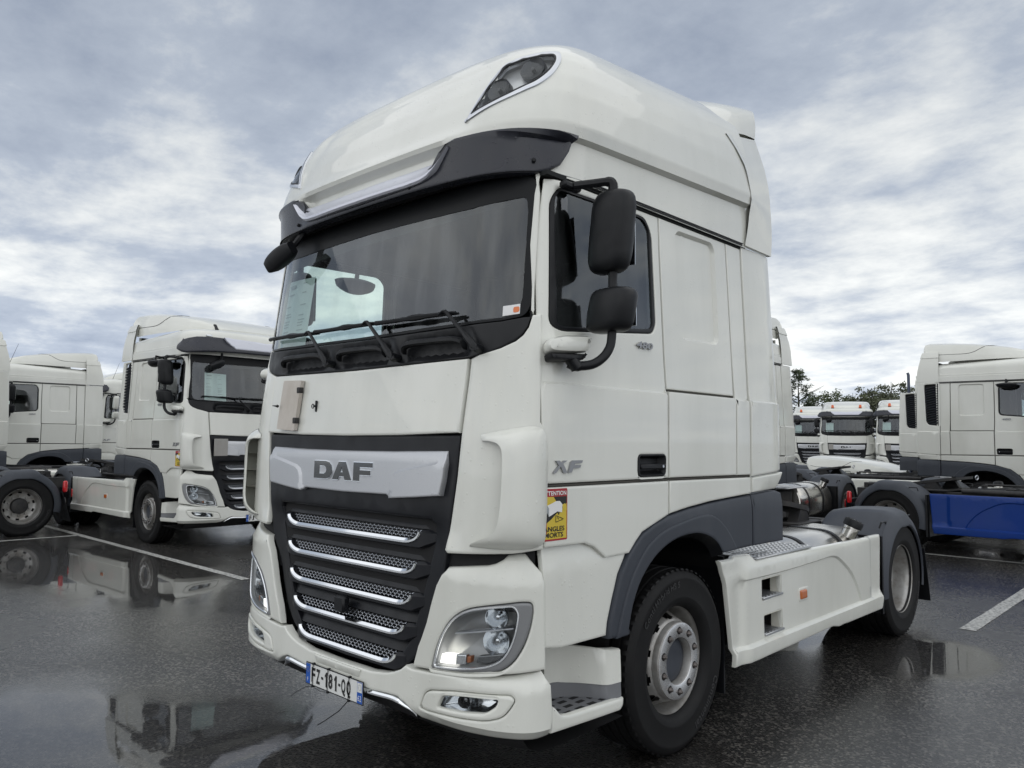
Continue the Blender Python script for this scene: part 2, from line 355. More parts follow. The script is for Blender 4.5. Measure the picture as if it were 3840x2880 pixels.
def nrm(surf, a, b, e=.004):
    n = (surf(a+e, b)-surf(a-e, b)).cross(surf(a, b+e)-surf(a, b-e)); return n.normalized()
def panel(surf, poly, holes=(), off=0., th=.02, r=.006, res=.07, relief=None, lines=(), back=False):
    m = MB(); outer = dens(ccw(poly), res); hl = [dens(ccw(h), res) for h in holes]
    A1 = inset(outer, r); HA1 = [inset(h, -r) for h in hl]; A = inset(outer, r*1.7); HA = [inset(h, -r*1.7) for h in hl]; lines = [dens(list(l), res, False) for l in lines]
    xs = [p[0] for p in outer]; ys = [p[1] for p in outer]; pts = []
    x = min(xs)+res/2; k = 0
    while x < max(xs):
        y = min(ys)+res*(.5 if k % 2 else .25)
        while y < max(ys):
            if inpoly(x, y, inset(A, res*.3) if False else A) and not any(inpoly(x, y, h) for h in HA): pts.append((x, y))
            y += res
        x += res*.9; k += 1
    def near(q): return any(abs(q[0]-p[0])+abs(q[1]-p[1]) < res*.55 for lp in [A]+HA+lines for p in lp)
    pts = [q for q in pts if not near(q)] or [((sum(xs)/len(xs)), sum(ys)/len(ys))]
    tri, V = tri2d([A]+HA, pts, lines)
    rel = relief or (lambda a, b: 0.)
    cache = {}
    def mp_(a, b, h):
        k_ = (round(a, 5), round(b, 5))
        if k_ not in cache: cache[k_] = (surf(a, b), nrm(surf, a, b), rel(a, b))
        P, n_, q = cache[k_]; return tuple(P+n_*(off+q+h))
    m.add([mp_(p[0], p[1], 0.) for p in V], tri)
    for B, A0, Ai, sg in [(outer, A, A1, 1)]+[(h, a, a1_, -1) for h, a, a1_ in zip(hl, HA, HA1)]:
        n = len(B); mid = [((a[0]*.3+b[0]*.7), (a[1]*.3+b[1]*.7)) for a, b in zip(Ai, B)]
        rows = [[mp_(p[0], p[1], 0.) for p in A0], [mp_(p[0], p[1], 0.) for p in Ai], [mp_(p[0], p[1], -r*.3) for p in mid], [mp_(p[0], p[1], -r) for p in B], [mp_(p[0], p[1], -th) for p in B]]
        m.grid(rows, cv=True, flip=(sg < 0))
    if back:
        o = MB(); o.add([mp_(p[0], p[1], -th) for p in V], [t[::-1] for t in tri]); m.join(o)
    return m
def strip(surf, path, wd, off, th=.006, n=None):        # a band of width wd laid along a (a,b) path on a surface
    m = MB(); rows = []; N_ = len(path)
    for i in range(N_):
        a, b = Vector(path[max(0, i-1)]), Vector(path[min(N_-1, i+1)]); d = (b-a).normalized(); nn = Vector((-d.y, d.x)); p = Vector(path[i]); w_ = wd[i] if isinstance(wd, (list, tuple)) else wd
        pr = [(-.5, -th), (-.5, -th*.4), (-.3, 0), (.3, 0), (.5, -th*.4), (.5, -th)]
        row = []
        for q, h in pr:
            c = p+nn*q*w_; row.append(tuple(surf(c.x, c.y)+nrm(surf, c.x, c.y)*(off+h)))
        rows.append(row)
    m.grid(rows)
    o = len(m.v)-len(rows)*6; m.f.append(tuple(o+k for k in range(6))); o2 = o+(N_-1)*6; m.f.append(tuple(o2+k for k in range(6))[::-1]); return m
def text(s, size, width=None, bold=0., depth=.0):        # flat lettering in (x, y), origin bottom left; returns MB extruded 0..depth along z
    cu = bpy.data.curves.new('t', 'FONT'); cu.body = s; cu.size = size; cu.offset = bold; cu.extrude = depth/2; cu.resolution_u = 3
    o = bpy.data.objects.new('t', cu); C.objects.link(o); dg = bpy.context.evaluated_depsgraph_get(); me = bpy.data.meshes.new_from_object(o.evaluated_get(dg))
    m = MB(); m.add([tuple(v.co) for v in me.vertices], [tuple(p.vertices) for p in me.polygons])
    bpy.data.objects.remove(o); bpy.data.curves.remove(cu); bpy.data.meshes.remove(me)
    x0 = min(v[0] for v in m.v); x1 = max(v[0] for v in m.v); y0 = min(v[1] for v in m.v); k = (width/(x1-x0)) if width else 1
    m.v = [((x-x0)*k, y-y0, z+depth/2) for x, y, z in m.v]; return m
def lay(m, surf, a0, b0, off, kx=1, shear=0.):        # lay flat lettering on a surface
    m.v = [tuple(surf(a0+kx*(x+shear*y), b0+y)+nrm(surf, a0+kx*(x+shear*y), b0+y)*(off+z)) for x, y, z in m.v]
    if kx < 0: m.f = [q[::-1] for q in m.f]
    return m
CACHE = {}
def part(parent, name, key, mt, fn, mirror=False, ang=38, kind=None, label=None):
    k = key+('~' if mirror else '')
    if k not in CACHE:
        if mirror and key in CACHE and False: pass
        m = fn()
        if mirror: m.mir()
        CACHE[k] = m.mesh(k, ang)
    me = CACHE[k]; o = bpy.data.objects.new(name, me); C.objects.link(o); o.parent = parent
    if not me.materials: me.materials.append(mt)
    if me.materials[0] != mt:
        o.material_slots[0].link = 'OBJECT'; o.material_slots[0].material = mt
    if kind: o['kind'] = kind
    if label: o['label'] = label
    return o
def empty(name, parent=None, loc=(0, 0, 0), rz=0.):
    o = bpy.data.objects.new(name, None); C.objects.link(o); o.empty_display_size = .2; o.location = loc; o.rotation_euler = (0, 0, rz); o.parent = parent; return o
def tag(o, label=None, cat=None, group=None, kind=None):
    if label: o['label'] = label
    if cat: o['category'] = cat
    if group: o['group'] = group
    if kind: o['kind'] = kind
    return o
def solo(name, m, mt, ang=38, **k):
    o = bpy.data.objects.new(name, m.mesh(name, ang)); C.objects.link(o); o.data.materials.append(mt); return tag(o, **k)
# ------------------------------------------------------------------ cab front
def msym(p): return [(-a, b) for a, b in reversed(p)]+list(p)      # close a right half (from centre bottom up) into a symmetric outline
def front_panel():
    return panel(wrap, [(-.866,1.748),(-.45,1.735),(0,1.73),(.45,1.735),(.866,1.748),(.879,2.098),(.45,2.091),(0,2.086),(-.45,2.091),(-.879,2.098)], th=.03, r=.009, res=.08)
CP = [(.888,2.1),(1.056,2.14),(1.13,2.17),(1.165,2.197),(1.19,2.234),(1.206,2.292),(1.251,2.294),(1.259,2.1),(1.264,1.967),(1.276,1.80),(1.296,1.772),(1.314,1.70),(1.319,1.45),(1.306,1.234),(1.16,1.215),(1.04,1.206),(.822,1.192),(.804,1.207),(.826,1.33),(.855,1.53),(.875,1.745)]
def corner_panel():
    def rel(s, z): return .016*sst(2.02, 2.10, z)*0 - .012*sst(.93, .885, s)*sst(1.2, 1.3, z)
    return panel(wrap, CP, th=.03, r=.009, res=.06, relief=rel)
SA = crom([(1.000,1.712),(1.07,1.708),(1.108,1.692),(1.124,1.65),(1.125,1.5),(1.117,1.37),(1.092,1.305),(1.03,1.274),(.957,1.246)], 5)
SB = crom([(.995,1.738),(1.13,1.765),(1.27,1.775),(1.314,1.70),(1.3185,1.5),(1.316,1.35),(1.296,1.256),(1.15,1.232),(.955,1.236)], 5)
def scoop():
    m = MB(); rows = []; rows2 = []; n = len(SA)
    for i, (a, b) in enumerate(zip(SA, SB)):
        u = i/(n-1); H = .075*min(1, math.sin(math.pi*u)**.55*1.05); r1_, r2_ = [], []
        for j in range(9):
            v = j/8; s = a[0]+(b[0]-a[0])*v; z = a[1]+(b[1]-a[1])*v
            h = H*(1-v**2.2)*(.90+.10*min(1, v*6))+.003
            P = wrap(s, z); nn = nrm(wrap, s, z)
            # the fin leans forward over its opening
            r1_.append(tuple(P+nn*h)); r2_.append(tuple(P+nn*max(.0, h-.012)))
        rows.append(r1_); rows2.append(r2_)
    m.grid(rows, flip=True); m.grid(rows2)
    m.grid([[r_[0] for r_ in rows], [r_[0] for r_ in rows2]], flip=True)
    return m
def scoop_vane(z):
    def f():
        m = MB(); rows = []
        for j in range(5):
            s = 1.128+j*.035; P = wrap(s, z); nn = nrm(wrap, s, z); h = .062*(1-(j/5)**2)
            rows.append([tuple(P+nn*.001+Vector((0,0,.003))), tuple(P+nn*h+Vector((0,0,.003))), tuple(P+nn*h-Vector((0,0,.003))), tuple(P+nn*.001-Vector((0,0,.003)))])
        return m.grid(rows, cv=True)
    return f
GR = [(0,.566),(.282,.570),(.40,.585),(.464,.603),(.52,.63),(.568,.664),(.61,.715),(.647,.778),(.68,.86),(.712,.955),(.745,1.04),(.777,1.105),(.797,1.2),(.822,1.33),(.850,1.53),(.868,1.742)]
GRP = GR+[(-a, b) for a, b in reversed(GR[1:])]
def grille_surround():
    hole = [(0,.60),(.26,.604),(.38,.622),(.45,.66),(.52,.74),(.56,.84),(.60,.95),(.64,1.07),(.68,1.2),(.70,1.31),(.68,1.335)]
    hole = hole+[(-a, b) for a, b in reversed(hole[1:])]
    def rel(s, z): return -.03*sst(.02, .0, 0)*0-.035*sst(.84, .70, abs(s))*sst(1.36, 1.28, z)
    return panel(wrap, inset(ccw(GRP), .004), [hole], off=-.018, th=.10, r=.01, res=.06, relief=rel)
def grille_back():
    return panel(wrap, [(-.76,.6),(.76,.6),(.76,1.36),(-.76,1.36)], off=-.125, th=.01, r=.002, res=.2)
LZ = [1.28,1.128,.974,.823,.672]; LX = [.595,.572,.543,.493,.431]; LE = [.725,.70,.665,.615,.53]
def lipz(i, x):
    e_ = LX[i]; t = max(0, min(1, (abs(x)-(e_-.125))/.125)); return -.052+.052*(1-math.sqrt(max(0, 1-t**2.2)))
def fpt(x, z, d):
    s = x; P = wrap(s, z); return P+Vector((0, -d, 0))
def louvre(i):
    def f():
        m = MB(); zt = LZ[i]; E_ = LE[i]; top, low = [], []; n = 46
        for k in range(n+1):
            x = -E_+2*E_*k/n; q = max(0, (abs(x)-LX[i])/(E_-LX[i])); zl = min(lipz(i, x), 0); dd = -.045*q**1.5
            up = .095 if i else .06
            top.append([fpt(x, zt+up*(1-.5*q*q), -.115), fpt(x, zt+up*.86*(1-.55*q*q), -.088+dd*.4), fpt(x, zt+.02, -.058+dd), fpt(x, zt+.003, -.052+dd), fpt(x, zt-.004, -.075)])
            low.append([fpt(x, zt+zl, -.075), fpt(x, zt+zl-.001, -.046+dd), fpt(x, zt+zl-.018*(1-.3*q), -.030+dd), fpt(x, zt-.066-.020*(1-q)+.03*q, -.030+dd), fpt(x, zt-.082-.01*(1-q)+.03*q, -.045+dd), fpt(x, zt-.092+.02*q, -.11)])
        m.grid([[tuple(p) for p in r_] for r_ in top], flip=False); m.grid([[tuple(p) for p in r_] for r_ in low])
        return m
    return f
def chrome_strip(i):
    def f():
        m = MB(); zt = LZ[i]; e_ = LX[i]; path = []
        for k in range(61):
            t = -1+2*k/60; x = e_*math.copysign(1-(1-abs(t))**1.9, t); path.append((x, zt+lipz(i, x)-.010))
        pts = [fpt(x, z, -.028) for x, z in path]; rows = []
        for k, p in enumerate(pts):
            a, b = pts[max(0, k-1)], pts[min(60, k+1)]; d = (b-a).normalized(); nn = Vector((0, -1, 0)).cross(d).normalized()
            wd = .0135*(1-.35*(abs(k-30)/30)**6)
            rows.append([tuple(p+nn*wd*q+Vector((0, h, 0))) for q, h in ((-1, .012), (-1, .0), (-.6, -.007), (.1, -.007), (1, .004), (1, .014))])
        return m.grid(rows, flip=True)
    return f
def hexmesh(i):
    def f():
        m = MB(); zt = LZ[i]; px_, pz = .0335, .0135; e_ = LX[i]; row = 0; z = -.046
        while z < .004:
            x = -e_+(px_/2 if row % 2 else 0)
            while x < e_:
                if z > lipz(i, x)-.001 and abs(x) < e_-.012:
                    def q(sc, dy):
                        o = []
                        for ax, az in ((.33,.5),(.67,0),(.33,-.5),(-.33,-.5),(-.67,0),(-.33,.5)):
                            X_, Z_ = x+ax*px_*1.0*sc, zt+z+az*pz*2*.5*1.98*sc*.5*2*.5*1.0
                            o.append(tuple(fpt(X_, Z_, -.060+dy+(zt-Z_)*.15)))
                        return o
                    A_, B_ = q(1.0, 0), q(.80, .0025); n0 = len(m.v); m.v += A_+B_
                    m.f += [(n0+k, n0+(k+1) % 6, n0+6+(k+1) % 6, n0+6+k) for k in range(6)]
                x += px_
            z += pz; row += 1
        return m
    return f
BAD = [(0,1.652),(.40,1.655),(.792,1.664),(.797,1.60),(.785,1.52),(.768,1.452),(.60,1.436),(.408,1.421),(.374,1.438),(0,1.433)]
BADP = [(-a, b) for a, b in reversed(BAD[1:-1])]+BAD
BCR = [(.392,1.40),(.402,1.46),(.412,1.515),(.432,1.545),(.47,1.564),(.60,1.588),(.742,1.611),(.83,1.620)]
BFI = BCR+[(.83,1.40)]
def segd(p, a, b):
    ax, ay = b[0]-a[0], b[1]-a[1]; t = max(0, min(1, ((p[0]-a[0])*ax+(p[1]-a[1])*ay)/(ax*ax+ay*ay))); return math.dist(p, (a[0]+ax*t, a[1]+ay*t))
def badge_panel():
    def rel(s, z):
        a_ = abs(s); h = .010*math.cos(min(1, a_/.8)*1.4)
        if inpoly(a_, z, BFI): h += .014*min(1, min(segd((a_, z), p, q) for p, q in zip(BCR, BCR[1:]))/.014)
        h -= .018*sst(1.630, 1.664, z)
        return h
    cr = BCR[1:-1]; ci = [(.417,1.455),(.426,1.510),(.443,1.535),(.475,1.550),(.602,1.574),(.735,1.596)]; ln = []
    for l in (cr, ci): ln += [l, [(-a_, b_) for a_, b_ in l]]
    return panel(wrap, BADP, off=.0, th=.035, r=.006, res=.024, relief=rel, lines=ln)
def letters(fat):
    D = [[(0,0),(.115,0),(.145,.006),(.168,.024),(.174,.048),(.168,.072),(.145,.09),(.115,.096),(0,.096)], [(.05,.026),(.05,.07),(.098,.07),(.116,.062),(.122,.048),(.116,.034),(.098,.026)]]
    A_ = [[(0,0),(.052,0),(.062,.018),(.110,.018),(.120,0),(.176,0),(.120,.096),(.058,.096)], [(.074,.040),(.088,.068),(.100,.040)]]
    F_ = [[(0,0),(.052,0),(.052,.032),(.145,.032),(.145,.056),(.052,.056),(.052,.072),(.162,.072),(.162,.096),(0,.096)], []]
    m = MB()
    for (o, h), dx in ((D, -.272), (A_, -.092), (F_, .102)):
        o = ccw(o); h = ccw(h) if h else []
        if fat: o = inset(o, -fat); h = inset(h, fat) if h else []
        lp = [o]+([h] if h else []); tri = tri2d(lp); V = [p for l in lp for p in l]; n0 = len(m.v); hh = .0150 if fat else .0172
        def q(p, t):
            P = wrap(p[0]+dx, 1.496+p[1]); return tuple(P+Vector((0, -t, 0)))
        m.v += [q(p, hh) for p in V]+[q(p, .0) for p in V]; n = len(V); m.f += [tuple(n0+i for i in t) for t in tri]
        k = 0
        for l in lp:
            for i in range(len(l)):
                a, b = n0+k+i, n0+k+(i+1) % len(l); m.f.append((a, a+n, b+n, b))
            k += len(l)
    return m
HL = rp([(.728,.655,.012),(.747,.728),(.784,.812),(.846,.9),(.938,.958),(1.078,.988),(1.209,1.009),(1.256,1.006,.02),(1.262,.97),(1.252,.905),(1.224,.819),(1.174,.743),(1.116,.702),(.974,.676)], 5, .07)
HLI = rp([(.758,.677,.012),(.78,.76),(.82,.838),(.873,.898),(.947,.943),(1.043,.966),(1.172,.984,.02),(1.19,.955),(1.179,.88),(1.154,.804),(1.115,.751),(1.046,.719),(.895,.69)], 5, .07)
HP = [(.60,.641),(.636,.745),(.655,.78),(.690,.86),(.721,.957),(.752,1.04),(.786,1.092),(.806,1.113),(.816,1.128),(1.03,1.152),(1.07,1.162),(1.105,1.18),(1.13,1.203),(1.20,1.214),(1.225,1.212),(1.315,1.13),(1.326,.712),(1.244,.706),(1.082,.685),(.895,.669),(.711,.649)]
def hp_rel(s, z): return -.5*max(0, z-1.095)-.03*sst(.70, .60, s)*0-.10*max(0, .70-s)*sst(.9,.7,z)*0
def head_panel(): return panel(wrap, HP, [HL], th=.04, r=.009, res=.05, relief=hp_rel, lines=[[(.80,1.095),(.95,1.095),(1.12,1.095),(1.30,1.095)]])
def hl_frame(): return panel(wrap, inset(ccw(HL), .003), [HLI], off=.002, th=.03, r=.008, res=.04)
def hl_trim():
    p = inset(ccw(HLI), -.006); k = max(range(len(p)), key=lambda i: -p[i][0]+p[i][1]*.2); p = p[k:]+p[:k]
    return strip(wrap, p+[p[0]], .009, .006, .006)
def hl_lens(): return panel(wrap, inset(ccw(HLI), .001), off=-.006, th=.004, r=.004, res=.04, relief=lambda s, z: .008)
def hl_bowl():
    m = MB(); p = ccw(HLI); c = (sum(a for a, b in p)/len(p), sum(b for a, b in p)/len(p)); rows = []
    for k, h in ((1, -.014), (.99, -.035), (.93, -.07), (.75, -.095), (.4, -.105), (.02, -.105)):
        rows.append([tuple(wrap(c[0]+(a-c[0])*k, c[1]+(b-c[1])*k)+nrm(wrap, c[0]+(a-c[0])*k, c[1]+(b-c[1])*k)*h) for a, b in p])
    return m.grid(rows, cv=True)
def hl_proj(s, z, r):
    def f():
        m = MB(); P = wrap(s, z); n = Vector((.45, -.89, 0)).normalized(); B = P-n*.03
        prof = [(.004, -.062), (r*.4, -.056), (r*.75, -.035), (r, .0), (r*1.05, .004), (r*1.05, -.02)]
        mm = MB().lathe(prof, 28, axis='z'); q = Vector((0, 0, 1)).rotation_difference(n).to_matrix().to_4x4(); mm.xf(Matrix.Translation(B) @ q)
        b = MB().lathe([(.001,.002),(.009,0),(.012,-.01),(.012,-.05)], 14, axis='z'); b.xf(Matrix.Translation(B-n*.02) @ q); return mm.join(b)
    return f
def hl_shelf(): return strip(wrap, [(.86,.835),(.95,.850),(1.05,.868),(1.168,.888)], .010, -.022, .05)
def hl_drl(): return panel(wrap, [(.766,.686),(.778,.728),(.865,.740),(.862,.696)], off=-.022, th=.03, r=.003, res=.03)
def hl_ind(): return panel(wrap, [(.866,.698),(.869,.741),(.930,.748),(.928,.705)], off=-.022, th=.03, r=.003, res=.03)
def hl_amb(): return panel(wrap, [(.934,.714),(.936,.742),(.956,.745),(.954,.717)], off=-.022, th=.03, r=.003, res=.03)
def hl_low(): return panel(wrap, rp([(.985,.720),(.992,.752,.01),(1.06,.765),(1.14,.779,.01),(1.10,.745),(1.045,.725)]), off=-.02, th=.03, r=.004, res=.03)
BU = [(0,.386),(.30,.468),(.42,.478),(.50,.482),(.55,.466),(.60,.438),(.65,.41),(.716,.402),(.965,.405),(1.161,.408),(1.281,.405),(1.388,.405),(1.374,.525),(1.360,.638),(1.327,.700),(1.244,.694),(1.082,.673),(.895,.657),(.711,.637),(.596,.630),(.55,.638),(.515,.612),(.464,.590),(.40,.573),(.282,.557),(0,.553)]
BUP = [(0,.468)]+BU[1:]+[(-a, b) for a, b in reversed(BU[1:-1])]
FG = rp([(.665,.47,.01),(.694,.541),(.727,.56,.02),(.899,.59),(1.165,.608,.02),(1.187,.588,.02),(1.169,.555),(1.135,.512),(1.059,.486),(.889,.473),(.715,.464,.01)], 5, .05)
FH = rp([(.780,.496,.01),(.808,.551,.02),(.959,.574),(1.112,.585,.02),(1.102,.555),(1.051,.519,.02),(.962,.508)], 4, .03)
def bump_rel(s, z): return -.030*sst(.640, .690, z)*sst(.45, .62, abs(s))-.9*max(0, .452-z)*sst(.50, .72, abs(s))+.010*sst(.47, .50, z)*sst(.60, .56, z)*0
def bumper():
    ln = [[(.72,.452),(.95,.452),(1.15,.452),(1.36,.452)], [(.65,.64),(.9,.645),(1.1,.645),(1.34,.645)]]
    ln += [[(-a, b) for a, b in l] for l in ln]
    return panel(wrap, BUP, [FG, [(-a, b) for a, b in FG]], th=.05, r=.009, res=.045, relief=bump_rel, lines=ln)
def fog_surround(): return panel(wrap, inset(ccw(FG), .002), [FH], off=.007, th=.04, r=.009, res=.035, relief=lambda s, z: -.006*sst(1.12, .8, s))
def fog_bowl():
    m = MB(); p = ccw(FH); c = (.95, .545); rows = []
    for k, h in ((1, -.022), (.97, -.05), (.8, -.075), (.4, -.085), (.02, -.085)):
        rows.append([tuple(wrap(c[0]+(a-c[0])*k, c[1]+(b-c[1])*k)+nrm(wrap, c[0]+(a-c[0])*k, c[1]+(b-c[1])*k)*h) for a, b in p])
    return m.grid(rows, cv=True)
def fog_lens(): return panel(wrap, inset(ccw(FH), .002), off=-.016, th=.003, r=.003, res=.04)
def tow_cover(): return panel(wrap, rp([(-.200,.497,.008),(.200,.497,.008),(.212,.548),(-.212,.548)]), off=.010, th=.02, r=.007, res=.06, relief=lambda s, z: -.012*sst(.515,.505,z))
LCH = crom([(-.60,.405),(-.55,.440),(-.485,.464),(-.30,.455),(0,.450),(.30,.455),(.485,.464),(.55,.440),(.60,.405)], 6)
def low_chrome():
    pts = [wrap(a, b)+Vector((0, .002+.05*sst(.5, .6, abs(a)), 0)) for a, b in LCH]; m = MB(); rows = []
    for k, p in enumerate(pts):
        rows.append([tuple(p+Vector((0, y, z))) for y, z in ((.02,-.014),(-.002,-.012),(-.010,-.004),(-.010,.004),(-.002,.012),(.02,.014))])
    m.grid(rows); return m
def apron():       # black under-run panel and spoiler lip below the bumper
    m = MB(); rows = []
    for k in range(25):
        x = -1.15+2.3*k/24; P = wrap(x, .45); y = P.y
        rows.append([(x, y+.06, .47), (x, y+.09, .40), (x, y+.13, .35), (x, y+.20, .32), (x, y+.35, .31), (x, .9, .32)])
    return m.grid(rows)
# number plate
def plate_base(): return MB().box((-.26,-.072,.388), (.26,-.064,.498), .003)
def plate_band(x0, x1):
    return lambda: MB().box((x0,-.0735,.391), (x1,-.0725,.495))
def ptxt(s, size, w_, x, z, y=-.0742, bold=.0):
    def f():
        m = text(s, size, w_, bold); m.v = [(x+a, y-c, z+b) for a, b, c in m.v]; return m
    return f
def plate_chars(s):
    def f():
        m = MB(); cw = .0455; H = .077; x = -.207
        for ch in s:
            if ch == '-': m.add([(x+.006,-.0742,.437),(x+.024,-.0742,.437),(x+.024,-.0742,.450),(x+.006,-.0742,.450)], [(0,1,2,3)]); x += .030; continue
            if ch == '1': m.prism([(.013,0),(.026,0),(.026,H),(.016,H),(.004,H-.018),(.004,H-.030),(.013,H-.020)], lambda a, b, t, x0=x: (x0+.006+a, -.0742-t, .405+b), 0, .0002); x += cw-.004; continue
            g = text(ch, .1, .036, .0028); h = max(v[1] for v in g.v); k = H/h if ch != 'Q' else (H+.010)/h; dz = -.010 if ch == 'Q' else 0
            m.add([(x+.003+a, -.0742, .405+dz+b*k) for a, b, c in g.v], g.f); x += cw
        return m
    return f
def plate_ties():
    m = MB()
    for x in (-.190, -.048, .142):
        m.tube([(x+.004,-.070,.385),(x,-.0765,.39),(x-.004,-.0765,.445),(x+.003,-.0765,.496),(x+.005,-.068,.502)], .0022, 5); m.box((x-.004,-.08,.498), (x+.010,-.064,.507)); m.box((x-.003,-.08,.380), (x+.009,-.066,.389))
    m.tube([(.142,-.075,.385),(.10,-.10,.33),(.035,-.14,.275),(.0,-.16,.25)], .0028, 5); m.tube([(-.19,-.075,.383),(-.23,-.09,.375),(-.29,-.11,.34),(-.33,-.12,.31)], .0018, 5); m.tube([(-.048,-.075,.383),(-.10,-.085,.380),(-.16,-.08,.382)], .0014, 5)
    return m
# windscreen, cowl, wipers, handles
WSH = [(0,2.256),(.3,2.258),(.77,2.263),(1.05,2.272),(1.17,2.288,.04),(1.200,2.36),(1.206,2.65),(1.206,2.88),(1.190,2.955,.03),(1.14,2.985),(.8,2.99),(0,2.995)]
_w = rp([(p if len(p) > 2 else (*p, 0)) for p in WSH]); WSP = _w+[(-a, b) for a, b in reversed(_w[1:-1])]
def ws_inner():
    q = rp([(0,2.272,0),(.77,2.279,0),(1.05,2.288,0),(1.125,2.30,.04),(1.148,2.38,0),(1.150,2.65,0),(1.150,2.80,0),(1.140,2.872,.03),(1.08,2.868,0),(.8,2.858,0),(.4,2.866,0),(0,2.872,0)]); return q+[(-a, b) for a, b in reversed(q[1:-1])]
def ws_frit_shade(): return panel(wrap, WSP, [ws_inner()], off=-.011, th=.012, r=.003, res=.07)  # border frit; its deep top band paints the visor's dark on the glass
def ws_glass(): return panel(wrap, inset(ccw(ws_inner()), -.012), off=-.0145, th=.003, r=.001, res=.09)
CW = [(0,2.090),(.45,2.095),(.877,2.104),(.98,2.121),(1.056,2.144),(1.128,2.176),(1.160,2.202),(1.184,2.238),(1.199,2.284),(1.168,2.283),(1.05,2.268),(.77,2.259),(.3,2.254),(0,2.252)]
def cowl():
    def rel(s, z):
        h = 0
        for a, b in ((-.79,-.31),(-.17,.27),(.41,.86)):
            h -= .035*sst(a-.03, a+.02, s)*sst(b+.03, b-.02, s)*sst(2.105, 2.125, z)*sst(2.222, 2.200, z)
        return h
    return panel(wrap, CW+[(-a, b) for a, b in reversed(CW[1:-1])], off=-.006, th=.04, r=.006, res=.035, relief=rel)
def grab_handle(a, b):
    def f():
        p = crom([(a,2.165),(a+.02,2.190),(a+.08,2.200),((a+b)/2,2.200),(b-.08,2.198),(b-.01,2.185),(b,2.16)], 5); m = MB(); rows = []
        for i, q in enumerate(p):
            P = wrap(*q); t = abs(i/(len(p)-1)-.5)*2; d = .022*(1-t**4)
            rows.append([tuple(P+Vector((0, -d+y, z))) for y, z in ((.02,.012),(-.004,.012),(-.014,.004),(-.014,-.010),(-.004,-.018),(.02,-.018))])
        m.grid(rows, cv=True); n = len(p); m.f += [tuple(range(6)), tuple(range((n-1)*6, n*6))[::-1]]; return m
    return f
def w_arm(pv, el):
    def f():
        P, E_ = wrap(*pv), wrap(*el); nP = nrm(wrap, *pv); nE = nrm(wrap, *el); a = P+nP*.045; b = E_+nE*.055; d = b-a
        m = MB().tube([a-d*.10, a+d*.0, a+d*.30, a+d*.34, a+d*.97, b, b+Vector((-.02,0,.002)), b+Vector((-.05,0,-.012))], [.012,.020,.017,.012,.0085,.008,.007,.006], 8)
        m.cyl(a+nP*.014, a-nP*.05, .021, 14); return m
    return f
def w_blade(el, en):
    def f():
        m = MB(); top, rub = [], []
        for k in range(13):
            t = k/12; s = el[0]+.05+(en[0]-el[0]-.05)*t; z = el[1]+(en[1]-el[1])*t-.005; P = wrap(s, z); n = nrm(wrap, s, z); top.append(P+n*.034); rub.append(P+n*.014)
        rr = [.006,.010,.010,.010,.011,.016,.017,.011,.010,.010,.010,.011,.013]
        m.tube(top, rr, 6); m.tube(rub, .006, 5); return m
    return f
WIP = [((-.222,2.134),(-.442,2.328),(-1.003,2.342)), ((.37,2.131),(.14,2.331),(-.412,2.334)), ((.945,2.139),(.758,2.324),(.188,2.328))]
def document(): return panel(wrap, [(-.955,2.290),(-.60,2.278),(-.60,2.705),(-.955,2.718)], off=-.022, th=.001, r=.0002, res=.2, back=True)
def doc_text():
    m = MB(); rnd = random.Random(4); z = 2.68
    while z > 2.32:
        for x0, w_ in ((-.93,.06+.06*rnd.random()), (-.74,.04+.05*rnd.random())):
            if rnd.random() < .7: m.join(panel(wrap, [(x0,z),(x0+w_,z),(x0+w_,z+.007),(x0,z+.007)], off=-.0205, th=.0003, r=.0002, res=.3))
        z -= .018+.012*(rnd.random() < .3)
    m.join(panel(wrap, [(-.92,2.664),(-.84,2.664),(-.84,2.685),(-.92,2.685)], off=-.0203, th=.0003, r=.0002, res=.3)); return m
def toll_sticker(): return panel(wrap, [(1.050,2.292),(1.140,2.300),(1.140,2.347),(1.050,2.340)], off=-.009, th=.001, r=.0003, res=.1)
def toll_mark(): return panel(wrap, rp([(1.105,2.306,.01),(1.137,2.308,.01),(1.137,2.335,.01),(1.105,2.333,.01)]), off=-.0085, th=.0005, r=.0003, res=.1)
# bonnet items
def id_board(): return MB().prism(rp([(-.70,1.768,.012),(-.495,1.758,.004),(-.490,2.052,.004),(-.695,2.060,.012)]), lambda a, b, t: tuple(wrap(a, b)+Vector((0, t, 0))), -.006, -.030)
def board_hinge(z): return lambda: MB().box((-.515,wrap(-.5,z).y-.036,z-.017), (-.487,wrap(-.5,z).y-.006,z+.017), .003)
def latch(x, z):
    def f():
        y = wrap(x, z).y; m = MB().box((x-.006,y-.010,z-.032), (x+.008,y+.001,z+.032), .003); pts = [(x-.004-.012+.012*math.cos(a), y-.016, z+.012*math.sin(a)) for a in [k*2*math.pi/12 for k in range(13)]]
        m.tube(pts, .0028, 5, False); m.cyl((x+.002,y,z), (x-.002,y-.022,z), .006, 8); return m
    return f
